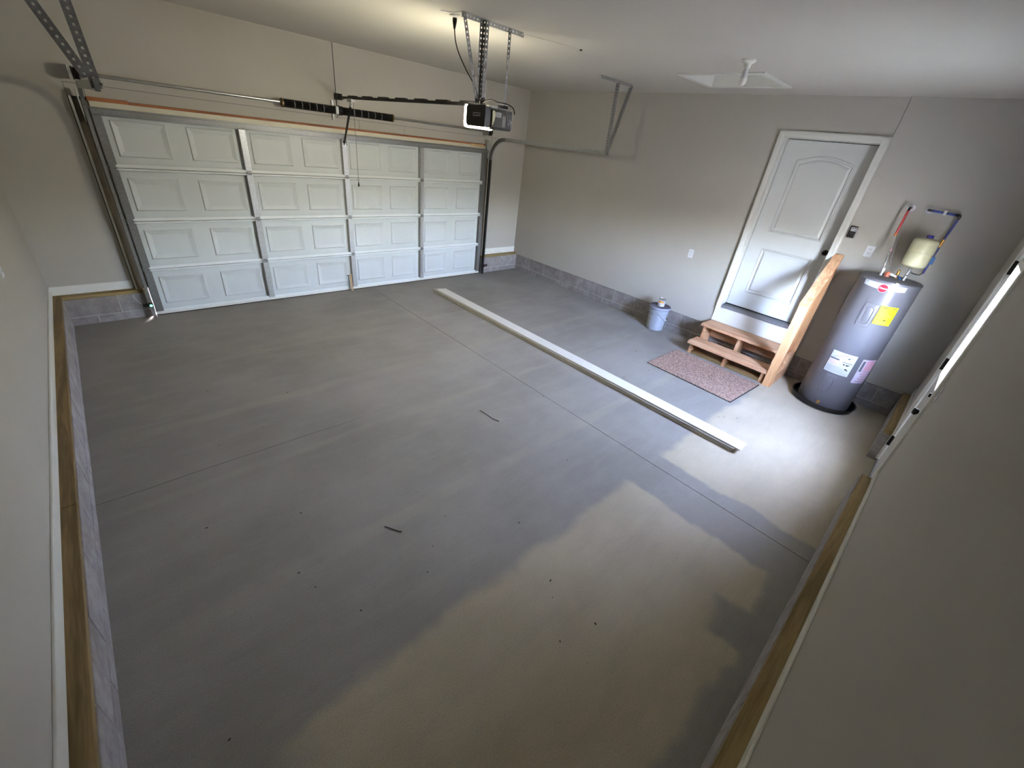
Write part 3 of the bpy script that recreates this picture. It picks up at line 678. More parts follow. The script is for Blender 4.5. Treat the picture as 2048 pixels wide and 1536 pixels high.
def ring_panel(name, outline, y_c, z_c, parent):
    """embossed door panel: sticking groove and raised field following an outline"""
    rings = []; mb = MB()
    for sc_, xx in ((0, SX + 0.0075), (0.004, SX - 0.002), (0.014, SX - 0.003), (0.026, SX + 0.013), (0.036, SX + 0.013), (0.056, SX + 0.003), (0.060, SX + 0.003)):
        n0 = len(mb.v); pts = []
        for (yy, zz) in outline:
            dy, dz = yy - y_c[0], zz - z_c[0]
            sy = (y_c[1] - sc_) / y_c[1]; sz = (z_c[1] - sc_) / z_c[1]
            mb.v.append((xx, y_c[0] + dy * sy, z_c[0] + dz * sz))
        rings.append(n0)
    n = len(outline)
    for a, b_ in zip(rings[:-1], rings[1:]):
        for e in range(n): mb.f.append((a + e, a + (e + 1) % n, b_ + (e + 1) % n, b_ + e))
    mb.f.append(tuple(rings[-1] + e for e in range(n)))
    return mb.build(name, 'white_door', parent)
ya, yb = -4.485, -5.088
arch = [(ya, 1.675), (yb, 1.675), (yb, 2.50)] + [(yb + (ya - yb) * k / 12, 2.50 + 0.065 * math.sin(PI * k / 12)) for k in range(1, 12)] + [(ya, 2.50)]
ring_panel('door_panel', arch, ((ya + yb) / 2, (ya - yb) / 2), (2.10, 0.44), slab)
ring_panel('door_panel', [(ya, 0.87), (yb, 0.87), (yb, 1.465), (ya, 1.465)], ((ya + yb) / 2, (ya - yb) / 2), (1.1675, 0.2975), slab)
# slab face around the panels
fc = MB()
fc.box(SX, SX + .04, -4.307, ya, 0.655, 2.707).box(SX, SX + .04, yb, -5.236, 0.655, 2.707).box(SX, SX + .01, ya, yb, 0.655, 0.87).box(SX, SX + .01, ya, yb, 1.465, 1.675)
ap = [(ya, 2.50)] + [(yb + (ya - yb) * k / 12, 2.50 + 0.065 * math.sin(PI * k / 12)) for k in range(11, 0, -1)] + [(yb, 2.50), (yb, 2.707), (ya, 2.707)]
fc.prism(ap, 0, SX, SX + .01).build('stile_face', 'white_door', slab)
kb = MB().lathe((SX, -5.188, 1.57), [(0, 0.062), (0.018, 0.06), (0.027, 0.048), (0.028, 0.036), (0.018, 0.024), (0.012, 0.016), (0.012, 0.008), (0.033, 0.006), (0.034, 0)], 24, (-1, 0, 0)).build('knob', 'bronze_knob', slab, smooth_=True)
MB().prism([(5.92, 0.60), (5.92, 0.612), (5.96, 0.632), (6.05, 0.645), (6.12, 0.645), (6.12, 0.60)], 1, -4.30, -5.243).build('threshold', 'aluminium', d2, bev=0.002)
MB().box(6.04, 6.065, -4.3, -5.243, 0.645, 0.652).build('door_sweep', 'rubber', d2)
MB().box(5.927, XR + .012, -4.233, -5.308, 0.39, 0.602).build('kick_panel', 'white_trim', d2, bev=0.002)

# ------------------------------------------------------------------ glazed outside door (door_3)
d3 = thing('door_3', 'white half-glazed outside door with bright window', 'door', (4.16, YN, 0.03), kind='structure')
cs = MB().box(3.575, 3.665, YN - .01, YN + 0.016, 0.03, 2.175).box(4.665, 4.755, YN - .01, YN + 0.016, 0.03, 2.175).box(3.665, 4.665, YN - .01, YN + 0.016, 2.085, 2.175)
cs.build('casing', 'white_trim', d3, bev=0.004)
MB().box(3.64, 3.685, YN - 0.14, YN + .001, 0.03, 2.13).box(4.645, 4.69, YN - 0.14, YN + .001, 0.03, 2.13).box(3.685, 4.645, YN - 0.14, YN + .001, 2.085, 2.13).build('jamb', 'white_trim', d3)
sx0, sx1, sz0, sz1 = 3.69, 4.64, 0.06, 2.08
wx0, wx1, wz0, wz1 = 3.83, 4.50, 1.04, 1.96
s3 = MB()
for x0, x1, z0, z1 in ((sx0, wx0, sz0, sz1), (wx1, sx1, sz0, sz1), (wx0, wx1, sz0, wz0), (wx0, wx1, wz1, sz1)):
    s3.box(x0, x1, YN - 0.055, YN - 0.012, z0, z1)
s3 = s3.build('slab', 'white_door', d3)
wfm = MB()
for x0, x1, z0, z1 in ((wx0 - .03, wx0 + .012, wz0 - .03, wz1 + .03), (wx1 - .012, wx1 + .03, wz0 - .03, wz1 + .03), (wx0 + .012, wx1 - .012, wz0 - .03, wz0 + .012), (wx0 + .012, wx1 - .012, wz1 - .012, wz1 + .03)):
    wfm.box(x0, x1, YN - 0.012, YN - 0.002, z0, z1)
wfm.build('window_frame', 'white_trim', s3, bev=0.003)
MB().box(wx0, wx1, YN - 0.036, YN - 0.031, wz0, wz1).build('pane', 'pane_glass', s3)
MB().lathe((3.755, YN - 0.012, 0.92), [(0.033, 0), (0.033, 0.006), (0.012, 0.01), (0.012, 0.024), (0.026, 0.034), (0.028, 0.048), (0.02, 0.058), (0, 0.06)], 22, (0, 1, 0)).build('knob', 'bronze_knob', s3, smooth_=True)
MB().lathe((3.755, YN - 0.012, 1.07), [(0.03, 0), (0.03, 0.012), (0.022, 0.018), (0, 0.018)], 20, (0, 1, 0)).box(3.75, 3.76, YN, YN + 0.022, 1.055, 1.085).build('deadbolt', 'bronze_knob', s3, smooth_=True)
for hz in (0.27, 1.09, 1.91):
    MB().box(4.632, 4.652, YN - 0.012, YN + 0.003, hz - 0.05, hz + 0.05).cyl((4.644, YN + 0.006, hz - 0.052), (4.644, YN + 0.006, hz + 0.052), 0.008, 10).build('hinge', 'bronze_knob', d3)
MB().box(3.64, 4.69, YN - 0.14, YN + 0.0, 0.0, 0.055).build('threshold', 'aluminium', d3, bev=0.003)

# ------------------------------------------------------------------ outlets, switch, wall control
def outlet(name, label, u0, u1, z0, z1, face, axis, sgn):
    """duplex outlet; axis 0: on an x-wall (u is y), sgn: room side"""
    t_ = thing(name, label, 'outlet', ((face, (u0 + u1) / 2, z0) if axis == 0 else ((u0 + u1) / 2, face, z0)), 'wall outlets')
    def bx(mb, a, b_, c_, d_, e0, e1):
        return mb.box(face + sgn * e0, face + sgn * e1, a, b_, c_, d_) if axis == 0 else mb.box(a, b_, face + sgn * e0, face + sgn * e1, c_, d_)
    bx(MB(), u0, u1, z0, z1, 0, 0.006).build('cover_plate', 'plate_white', t_, bev=0.002)
    uc = (u0 + u1) / 2; zc = (z0 + z1) / 2
    for dz in (-0.022, 0.022):
        o = bx(MB(), uc - 0.018, uc + 0.018, zc + dz - 0.016, zc + dz + 0.016, 0.006, 0.008).build('receptacle', 'plate_white', t_, bev=0.001)
        bx(MB(), uc - 0.009, uc - 0.006, zc + dz - 0.005, zc + dz + 0.008, 0.008, 0.0085).build('slot', 'ink', o)
        bx(MB(), uc + 0.006, uc + 0.009, zc + dz - 0.005, zc + dz + 0.008, 0.008, 0.0085).build('slot', 'ink', o)
    return t_
outlet('wall_outlet', 'white outlet on the house wall between bucket and entry door', -3.665, -3.590, 1.135, 1.25, XR, 0, -1)
outlet('wall_outlet', 'white outlet on the house wall above the water heater top', -5.645, -5.565, 1.635, 1.755, XR, 0, -1)
outlet('wall_outlet', 'pale outlet on the left wall at the edge of view', -1.99, -1.91, 1.12, 1.24, XL, 0, 1)
sw = thing('light_switch', 'white switch plate on the wall beside the glazed door', 'switch', (3.42, YN, 1.14))
MB().box(3.38, 3.46, YN, YN + 0.006, 1.14, 1.26).build('cover_plate', 'plate_white', sw, bev=0.003)
MB().box(3.408, 3.432, YN + 0.006, YN + 0.012, 1.18, 1.22).build('toggle', 'plate_white', sw, bev=0.002)
wc = thing('wall_control', 'black opener control box on the wall right of the entry door', 'control', (XR, -5.375, 1.80))
MB().box(XR - 0.022, XR, -5.41, -5.335, 1.795, 1.92).build('control_body', 'black_plastic', wc, bev=0.004)
lb = MB().box(XR - 0.0235, XR - 0.022, -5.402, -5.347, 1.865, 1.908).build('label', 'label_white', wc)
for k, (a, b_, z_) in enumerate(((-5.395, -5.385, 1.873), (-5.37, -5.355, 1.893), (-5.397, -5.375, 1.897))):
    MB().box(XR - 0.0242, XR - 0.0235, a, b_, z_, z_ + 0.006).build('print_line', 'ink', lb)
MB().box(XR - 0.0255, XR - 0.022, -5.40, -5.35, 1.812, 1.852).build('push_button', 'black_metal', wc, bev=0.002)
MB().box(XR - 0.0262, XR - 0.0255, -5.393, -5.357, 1.838, 1.841).build('print_line', 'foam_grey', wc)

# ------------------------------------------------------------------ wooden steps with handrail
ws = thing('wooden_steps', 'bare pine two-tread steps with one handrail below the entry door', 'steps', (5.62, -4.77, 0))
MB().box(5.313, 5.60, -4.245, -5.308, 0.152, 0.19).build('tread', 'pine_y', ws, bev=0.004)
MB().box(5.61, 5.925, -4.235, -5.308, 0.352, 0.39).build('tread', 'pine_y', ws, bev=0.004)
for y0 in (-4.285, -4.775, -5.265):
    MB().prism([(5.372, 0.0), (5.372, 0.151), (5.655, 0.151), (5.655, 0.351), (5.90, 0.351), (5.90, 0.0)], 1, y0 - 0.019, y0 + 0.019).build('stringer', 'pine_x', ws, bev=0.002)
for a, b_ in ((-4.306, -4.754), (-4.796, -5.244)):
    MB().box(5.383, 5.472, a, b_, 0.0, 0.04).build('toe_board', 'treated_y', ws, bev=0.003)
    MB().box(5.865, 5.90, a, b_, 0.17, 0.35).build('back_cleat', 'pine_y', ws, bev=0.003)
MB().prism([(5.424, 0.0), (5.424, 0.15), (5.655, 0.19), (5.655, 0.37), (5.898, 0.37), (5.898, 0.0)], 1, -5.362, -5.398).build('outer_stringer', 'pine_x', ws, bev=0.002)
MB().box(5.335, 5.422, -5.31, -5.40, 0, 1.075).build('post', 'pine_z', ws, bev=0.003)
MB().box(5.90, XR - .001, -5.31, -5.40, 0, 1.54).build('post', 'pine_z', ws, bev=0.003)
MB().prism([(5.332, 1.085), (5.332, 1.06), (5.36, 1.04), (5.938, 1.53), (5.938, 1.605)], 1, -5.306, -5.403).build('handrail', 'pine_x', ws, bev=0.004)

# doormat
dm = thing('door_mat', 'flecked brown doormat on the concrete in front of the steps', 'mat', (4.9, -4.7, 0))
MB().prism([(5.305, -4.133), (4.505, -4.133), (4.475, -5.262), (5.285, -5.305)], 2, 0.0, 0.004).build('backing', 'rubber', dm)
MB().prism([(5.30, -4.140), (4.515, -4.140), (4.486, -5.253), (5.28, -5.295)], 2, 0.004, 0.011).build('pile', 'mat_pile', dm, bev=0.003)

# ------------------------------------------------------------------ trim boards on the floor
for i, (x0, x1, y0, y1, z0, z1, lab) in enumerate((
        (3.512, 3.665, -5.665, -0.60, 0.0, 0.021, 'white trim board lying on the floor, lowest of the stack of three'),
        (3.515, 3.668, -5.672, -0.585, 0.0215, 0.045, 'white trim board in the middle of the stack of three'),
        (3.530, 3.695, -5.726, -0.680, 0.0455, 0.062, 'long white trim board on top of the stack of three'))):
    tb = thing('trim_board', lab, 'board', ((x0 + x1) / 2, (y0 + y1) / 2, z0), 'trim boards stacked on the floor')
    MB().box(x0, x1, y0, y1, z0, z1).build('board_body', 'board_shaded' if i < 2 else 'board_white', tb, bev=0.002)

# ------------------------------------------------------------------ bucket and can
bk = thing('paint_bucket', 'pale blue-grey plastic bucket with lid standing against the block wall', 'bucket', (5.765, -3.49, 0))
BC = (5.765, -3.49, 0)
MB().lathe(BC, [(0, 0), (0.122, 0), (0.126, 0.004), (0.139, 0.26), (0.148, 0.262), (0.148, 0.270), (0.140, 0.272), (0.141, 0.30), (0.150, 0.302), (0.150, 0.310), (0.142, 0.312), (0.143, 0.335), (0.152, 0.337), (0.152, 0.345), (0, 0.345)], 40).build('pail', 'bucket_plastic', bk, smooth_=True)
MB().lathe(BC, [(0.154, 0.335), (0.158, 0.337), (0.158, 0.37), (0.152, 0.375), (0.140, 0.375), (0.134, 0.366), (0, 0.364)], 40).build('lid', 'bucket_lid', bk, smooth_=True)
MB().lathe(BC, [(0.1585, 0.345), (0.160, 0.350), (0.160, 0.366), (0.1585, 0.37)], 40).build('lid_rim', 'bucket_plastic', bk, smooth_=True)
hp = [(5.765 - 0.152 * math.cos(a) * 1.0 - 0.02 * math.sin(a), -3.49 + 0.0, 0) for a in (0,)]
hpts = []
a0, a1 = math.radians(150), math.radians(330)
p0 = Vector((5.765 + 0.150 * math.cos(math.radians(197)), -3.49 + 0.150 * math.sin(math.radians(197)), 0.29))
p1 = Vector((5.765 + 0.150 * math.cos(math.radians(292)), -3.49 + 0.150 * math.sin(math.radians(292)), 0.14))
p2 = Vector((5.765 + 0.150 * math.cos(math.radians(17)), -3.49 + 0.150 * math.sin(math.radians(17)), 0.29))
c1 = Vector((5.765 + 0.152 * math.cos(math.radians(240)), -3.49 + 0.152 * math.sin(math.radians(240)), 0.21)); c2 = Vector((5.765 + 0.16 * math.cos(math.radians(335)), -3.49 + 0.16 * math.sin(math.radians(335)), 0.20))
MB().tube(crom([p0, c1, p1, c2, p2], 8), 0.003, 8).build('bail_handle', 'ink_grey', bk, smooth_=True)
MB().cyl(c1.lerp(p1, 0.55), p1.lerp(c2, 0.25), 0.010, 10).build('handle_grip', 'plate_white', bk)
def cyl_patch(c, r0, r1, a0, a1, z0, z1, n=8, nz=1, extra=0.001):
    mb = MB(); vs = []; fs = []
    for j in range(nz + 1):
        z_ = z0 + (z1 - z0) * j / nz; r = (r0 + (r1 - r0) * j / nz) + extra
        for i in range(n + 1):
            a = math.radians(a0 + (a1 - a0) * i / n); vs.append((c[0] + r * math.cos(a), c[1] + r * math.sin(a), z_))
    for j in range(nz):
        for i in range(n): fs.append((j * (n + 1) + i, j * (n + 1) + i + 1, (j + 1) * (n + 1) + i + 1, (j + 1) * (n + 1) + i))
    return mb.add(vs, fs)
bl = cyl_patch(BC, 0.1275, 0.1365, 128, 172, 0.045, 0.225, 8, 1, 0.002).build('paper_label', 'label_white', bk)
for k in range(5): cyl_patch(BC, 0.1275 + .009 * (0.1 + .17 * k), 0.1275 + .009 * (0.13 + .17 * k), 132, 166 - 4 * (k % 3), 0.065 + 0.03 * k, 0.072 + 0.03 * k, 6, 1, 0.003).build('print_line', 'ink_grey', bl)
cn = thing('paint_can', 'small metal can with paper label on the bucket lid', 'can', (5.755, -3.50, 0.376))
CC = (5.755, -3.50, 0.3755)
MB().lathe(CC, [(0, 0), (0.051, 0), (0.053, 0.003), (0.051, 0.006), (0.051, 0.104), (0.054, 0.108), (0.052, 0.112), (0.047, 0.112), (0.045, 0.106), (0, 0.106)], 28).build('tin', 'steel', cn, smooth_=True)
cp = cyl_patch(CC, 0.051, 0.051, 90, 290, 0.3855, 0.472, 20, 1, 0.001).build('paper_label', 'label_white', cn)
cyl_patch(CC, 0.051, 0.051, 150, 240, 0.43, 0.463, 10, 1, 0.0018).build('label_band', 'label_orange', cp)
for k in range(3): cyl_patch(CC, 0.051, 0.051, 165 + 8 * k, 215 + 5 * k, 0.395 + 0.01 * k, 0.3985 + 0.01 * k, 6, 1, 0.0018).build('print_line', 'ink', cp)

# ------------------------------------------------------------------ water heater
HC = (5.60, -5.93, 0.0); HR = 0.268
pan = MB().lathe(HC, [(0, 0.001), (0.305, 0.001), (0.318, 0.01), (0.330, 0.058), (0.338, 0.062), (0.338, 0.066), (0.324, 0.066), (0.314, 0.014), (0.30, 0.010), (0, 0.010)], 56).build('drain_pan', 'black_pan', smooth_=True)
tag(pan, 'round black plastic drain pan under the water heater', 'pan')
wh = thing('water_heater', 'tall grey cylindrical electric water heater in a black pan', 'water heater', (HC[0], HC[1], 0.011))
MB().lathe(HC, [(0, 0.011), (0.255, 0.011), (HR - 0.004, 0.02), (HR, 0.03), (HR, 1.495), (HR + 0.004, 1.497), (HR + 0.004, 1.503)], 72).build('tank', 'tank_paint', wh, smooth_=True)
MB().lathe(HC, [(HR + 0.004, 1.503), (HR + 0.003, 1.515), (HR - 0.008, 1.523), (HR - 0.05, 1.528), (0, 1.530)], 72).build('top_cap', 'tank_top', wh, smooth_=True)
def hpatch(name, mt, a0, a1, z0, z1, parent, extra=0.0012, n=12):
    return cyl_patch(HC, HR, HR, a0, a1, z0, z1, n, 1, extra).build(name, mt, parent)
def wrap(vs, fs, ac, zc, extra, name, mt, parent):
    mb = MB(); r = HR + extra
    mb.add([(HC[0] + r * math.cos(math.radians(ac) + v[0] / HR), HC[1] + r * math.sin(math.radians(ac) + v[0] / HR), zc + v[1]) for v in vs], fs)
    return mb.build(name, mt, parent)
# brand band
mbv = []; n = 24
bandm = MB(); vs = []; fs = []
for i in range(n + 1):
    u = i / n; a = math.radians(141.5 + 79 * u); sag = 0.0 - 0.006 * math.sin(PI * u)
    for z_ in (1.446 + sag * 2.2, 1.494):
        vs.append((HC[0] + (HR + 0.0015) * math.cos(a), HC[1] + (HR + 0.0015) * math.sin(a), z_))
for i in range(n): fs.append((2 * i, 2 * i + 2, 2 * i + 3, 2 * i + 1))
bandm.add(vs, fs); bo = bandm.build('brand_band', 'label_white', wh)
hpatch('band_line', 'ink_grey', 143, 219, 1.4905, 1.4925, bo, 0.002, 20)
hpatch('band_print', 'ink_grey', 144, 150, 1.479, 1.482, bo, 0.002, 4)
disc = [(0, 0)] + [(math.cos(2 * PI * k / 32), math.sin(2 * PI * k / 32)) for k in range(32)]
def discmesh(r): return [(x * r, y * r) for x, y in disc], [(0, 1 + k, 1 + (k + 1) % 32) for k in range(32)]
bd = wrap(*discmesh(0.041), 180.8, 1.449, 0.0028, 'brand_badge', 'badge_edge', wh)
wrap(*discmesh(0.038), 180.8, 1.449, 0.0034, 'badge_face', 'badge_red', bd)
tv, tf = textmesh('Rheem', 0.026, 0.95, 0.35, 0.0005); tv = [(x, y) for x, y, z_ in tv]
wrap(tv, tf, 180.8, 1.449, 0.0042, 'badge_lettering', 'badge_text', bd)
# element covers
def cover(z0, z1, oz0, oz1):
    mb = MB(); aC = 178.5; w2 = 0.062; rr = 0.014
    def rrect(w_, a_, b_, r_, n=4):
        out = []
        for cx_, cz_, s0 in ((w_ - r_, b_ - r_, 0), (-w_ + r_, b_ - r_, 90), (-w_ + r_, a_ + r_, 180), (w_ - r_, a_ + r_, 270)):
            for k in range(n + 1):
                an = math.radians(s0 + 90 * k / n); out.append((cx_ + r_ * math.cos(an), cz_ + r_ * math.sin(an)))
        return out
    def ringpts(pts, ex): return [(HC[0] + (HR + ex) * math.cos(math.radians(aC) + x / HR), HC[1] + (HR + ex) * math.sin(math.radians(aC) + x / HR), z_) for x, z_ in pts]
    seq = [(rrect(w2, z0, z1, rr), -0.001), (rrect(w2 - 0.002, z0 + .002, z1 - .002, rr), 0.006), (rrect(w2 - 0.006, z0 + .006, z1 - .006, rr - .004), 0.008),
           (rrect(0.038, oz0, oz1, 0.034), 0.0078), (rrect(0.034, oz0 + .004, oz1 - .004, 0.030), 0.001), (rrect(0.026, oz0 + .012, oz1 - .012, 0.022), 0.001), (rrect(0.022, oz0 + .016, oz1 - .016, 0.019), 0.004)]
    idx = []
    for pts, ex in seq: idx.append(len(mb.v)); mb.v += ringpts(pts, ex)
    m_ = len(seq[0][0])
    for a, b_ in zip(idx[:-1], idx[1:]):
        for e in range(m_): mb.f.append((a + e, a + (e + 1) % m_, b_ + (e + 1) % m_, b_ + e))
    mb.f.append(tuple(idx[-1] + e for e in range(m_)))
    return mb.build('element_cover', 'tank_paint', wh, smooth_=True)
cover(1.03, 1.285, 1.065, 1.25); cover(0.195, 0.445, 0.225, 0.41)
# energy label
yl = hpatch('energy_label', 'label_yellow', 193.8, 226.3, 1.094, 1.29, wh, 0.0095)
tv, tf = textmesh('ENERGYGUIDE', 0.0205, 0.95, 0.0, 0.0009); tv = [(x, y) for x, y, z_ in tv]
wrap(tv, tf, 210.5, 1.272, 0.0102, 'label_lettering', 'ink', yl)
wrap([(-.012, 0), (.012, 0), (.012, .001), (-.012, .001)], [(0, 1, 2, 3)], 210, 1.2555, 0.0102, 'print_line', 'ink_grey', yl)
wrap([(-.004, -.004), (.004, -.004), (0, .004)], [(0, 1, 2)], 209, 1.246, 0.0102, 'print_mark', 'ink', yl)
for z_, w_, mt, ac in ((1.222, .03, 'ink_grey', 206), (1.205, .028, 'ink', 214), (1.198, .055, 'ink_grey', 210.5), (1.185, .05, 'ink_grey', 210), (1.162, .045, 'ink_grey', 208), (1.125, .05, 'ink_grey', 208), (1.112, .055, 'ink_grey', 210)):
    wrap([(-w_ + 2 * w_ * q / 8, e_) for q in range(9) for e_ in (-.0016, .0016)], [(2 * q, 2 * q + 2, 2 * q + 3, 2 * q + 1) for q in range(8)], ac, z_, 0.0102, 'print_line', mt, yl)
wrap([(-.013, -.005), (.013, -.005), (.013, .005), (-.013, .005)], [(0, 1, 2, 3)], 212, 1.146, 0.0102, 'print_block', 'ink', yl)
# rating label and warning label
wl_ = hpatch('rating_label', 'label_white', 155.7, 205.2, 0.463, 0.714, wh, 0.0095)
hpatch('print_block', 'label_lilac', 157, 178, 0.55, 0.622, wl_, 0.0102); hpatch('print_block', 'ink_grey', 157, 176, 0.618, 0.634, wl_, 0.0104, 8)
for k in range(6): hpatch('print_line', 'ink_grey', 158, 200 - (k * 7) % 13, 0.482 + 0.012 * k, 0.4845 + 0.012 * k, wl_, 0.0106, 10)
for k in range(5): hpatch('print_line', 'label_pink', 159, 176, 0.565 + 0.010 * k, 0.568 + 0.010 * k, wl_, 0.0106, 6)
for k, (a, b_) in enumerate(((160, 164), (166, 171), (174, 179), (183, 189), (160, 167), (170, 174), (192, 199), (180, 186))): hpatch('print_line', 'ink_grey', a, b_, 0.645 + 0.014 * (k % 4), 0.649 + 0.014 * (k % 4), wl_, 0.0106, 4)
hpatch('print_line', 'ink', 183, 203, 0.612, 0.617, wl_, 0.0106, 6)
for a, b_, z_, h_ in ((186, 190, 0.584, 0.012), (192, 196, 0.580, 0.016), (194, 199, 0.588, 0.008), (193, 197, 0.535, 0.014), (196, 200, 0.528, 0.010), (190, 194, 0.66, 0.01)): hpatch('print_mark', 'ink', a, b_, z_, z_ + h_, wl_, 0.0106, 3)
wl2 = hpatch('warning_label', 'label_lilac', 218.5, 258, 0.405, 0.695, wh, 0.0015)
hpatch('print_block', 'ink_grey', 221, 227, 0.55, 0.675, wl2, 0.0022, 4)
hpatch('print_block', 'label_pink', 230, 256, 0.56, 0.685, wl2, 0.0022, 8)
for k in range(9): hpatch('print_line', 'label_pink' if k % 2 else 'ink_red', 227 + (k * 5) % 7, 256, 0.425 + 0.015 * k, 0.430 + 0.015 * k, wl2, 0.0024, 6)
hpatch('paper_tag', 'label_white', 196.5, 202, 1.508, 1.524, wh, 0.006, 4)
# fittings
MB().lathe((HC[0] - HR, -5.928, 0.085), [(0.016, -0.004), (0.016, 0.012), (0.010, 0.014), (0.010, 0.03), (0.013, 0.032), (0.013, 0.05), (0, 0.05)], 14, (-1, 0, 0)).build('drain_valve', 'brass', wh, smooth_=True)
HX, HYh, HYc = 5.588, -5.835, -6.03
for yy in (HYh, HYc): MB().cyl((HX, yy, 1.525), (HX, yy, 1.575), 0.0125, 14).build('nipple', 'chrome', wh, smooth_=True)
MB().lathe((HX + 0.01, -5.885, 1.529), [(0, 0), (0.024, 0), (0.022, 0.04), (0.014, 0.05), (0, 0.052)], 16).build('conduit_bushing', 'salmon_plastic', wh, smooth_=True)
MB().tube(crom([(HX + 0.01, -5.90, 1.56), (HX + 0.02, -5.94, 1.553), (HX + 0.02, -5.965, 1.55)]), 0.012, 10).build('relief_pipe', 'plate_white', wh, smooth_=True)
MB().cyl((HX + 0.03, -5.96, 1.529), (HX + 0.03, -5.96, 1.60), 0.013, 12).box(HX + 0.012, HX + 0.05, -5.967, -5.953, 1.60, 1.612).build('relief_valve', 'brass', wh, smooth_=True)
MB().tube(crom([(HX + 0.0, -5.975, 1.56), (HX - 0.02, -5.995, 1.545), (HX - 0.015, -6.01, 1.535)]), 0.007, 8).build('ground_wire', 'tape_blue', wh, smooth_=True)

# ------------------------------------------------------------------ plumbing
hw = thing('hot_water_pipe', 'red hot water pipe dropping from the wall to the heater', 'pipe', (5.60, -5.76, 1.58))
MB().lathe((XR, -5.755, 2.178), [(0.036, 0), (0.035, 0.004), (0.012, 0.008)], 20, (-1, 0, 0)).build('escutcheon', 'plate_white', hw, smooth_=True)
hx = 5.80
MB().tube(crom([(XR - .002, -5.755, 2.178), (hx + .03, -5.757, 2.178), (hx + 0.006, -5.757, 2.17), (hx, -5.757, 2.14)], 5), 0.011, 12).build('elbow', 'black_plastic', hw, smooth_=True)
MB().cyl((hx, -5.757, 2.15), (hx - 0.01, -5.760, 1.93), 0.0105, 14).build('pex_pipe', 'pipe_red', hw, smooth_=True)
MB().cyl((hx - .01, -5.760, 1.935), (hx - .011, -5.760, 1.905), 0.0125, 14).build('fitting', 'copper', hw, smooth_=True)
def corrug(pts, r, name, par):
    pts = crom(pts, 14); mb = MB()
    pts = [Vector(p) for p in pts]; vs = []; fs = []; seg = 12; up = None
    for i, p in enumerate(pts):
        d = (pts[min(i + 1, len(pts) - 1)] - pts[max(i - 1, 0)]).normalized()
        if up is None: up = d.orthogonal().normalized()
        up = (up - d * up.dot(d)).normalized(); v_ = d.cross(up); rr = r * (1.0 if i % 2 else 0.86)
        for k in range(seg):
            an = 2 * PI * k / seg; vs.append(p + (up * math.cos(an) + v_ * math.sin(an)) * rr)
    for i in range(len(pts) - 1):
        for k in range(seg): fs.append((i * seg + k, i * seg + (k + 1) % seg, (i + 1) * seg + (k + 1) % seg, (i + 1) * seg + k))
    return mb.add(vs, fs).build(name, 'chrome', par, smooth_=True)
corrug([(hx - 0.011, -5.760, 1.91), (hx - 0.03, -5.785, 1.82), (hx - 0.09, -5.795, 1.74), (5.62, -5.815, 1.67), (HX, HYh, 1.595)], 0.0115, 'flex_connector', hw)
MB().tube([(hx - 0.055, -5.793, 1.775), (hx - 0.075, -5.796, 1.755)], 0.013, 10).build('tag', 'label_pink', hw)
MB().lathe((HX, HYh, 1.577), [(0.009, 0), (0.017, 0), (0.017, 0.026), (0.009, 0.028)], 6).build('flex_nut', 'chrome', hw)
MB().tube(crom([(5.83, -5.785, 1.90), (5.79, -5.81, 1.80), (5.70, -5.835, 1.70), (5.63, -5.875, 1.605)]), 0.005, 8).build('tank_cable', 'foam_grey', hw, smooth_=True)

cw = thing('cold_water_pipe', 'blue cold water pipe running along the wall and down behind the white tank', 'pipe', (5.85, -6.0, 1.58))
cxp = 5.86
MB().lathe((XR, -5.905, 2.182), [(0.036, 0), (0.035, 0.004), (0.012, 0.008)], 20, (-1, 0, 0)).build('escutcheon', 'plate_white', cw, smooth_=True)
MB().tube(crom([(XR - .002, -5.90, 2.182), (cxp + 0.02, -5.90, 2.182), (cxp, -5.91, 2.181), (cxp, -5.935, 2.180)], 5), 0.011, 12).build('elbow', 'black_plastic', cw, smooth_=True)
MB().cyl((cxp, -5.93, 2.18), (cxp, -6.135, 2.172), 0.0105, 14).build('pex_pipe', 'pipe_blue', cw, smooth_=True)
MB().box(cxp - .016, XR, -6.02, -6.045, 2.155, 2.198).build('pipe_clamp', 'plate_white', cw, bev=0.004)
MB().cyl((cxp, -6.013, 2.177), (cxp, -6.053, 2.176), 0.0125, 12).build('coupling', 'black_plastic', cw, smooth_=True)
MB().tube(crom([(cxp, -6.115, 2.173), (cxp, -6.14, 2.171), (cxp, -6.148, 2.163), (cxp, -6.149, 2.135)], 5), 0.0125, 12).build('elbow', 'black_plastic', cw, smooth_=True)
MB().cyl((cxp, -6.149, 2.15), (cxp - .004, -6.135, 1.93), 0.0105, 14).build('pex_pipe', 'pipe_blue', cw, smooth_=True)
MB().cyl((cxp - .004, -6.136, 1.945), (cxp - .006, -6.134, 1.87), 0.0125, 12).build('fitting', 'brass', cw, smooth_=True)
MB().cyl((cxp - .006, -6.134, 1.88), (cxp - .01, -6.13, 1.60), 0.0105, 12).build('riser', 'pipe_blue', cw, smooth_=True)
MB().box(cxp - 0.035, cxp - 0.022, -6.160, -6.125, 1.70, 1.775).build('valve_handle', 'tape_blue', cw, bev=0.003)
MB().cyl((cxp - .008, -6.132, 1.735), (cxp - 0.025, -6.142, 1.735), 0.008, 10).build('valve_stem', 'brass', cw)
MB().tube(crom([(cxp - .01, -6.13, 1.61), (cxp - .05, -6.11, 1.585), (5.70, -6.06, 1.60), (5.625, -6.045, 1.622)]), 0.006, 10).build('branch_pipe', 'ink_grey', cw, smooth_=True)

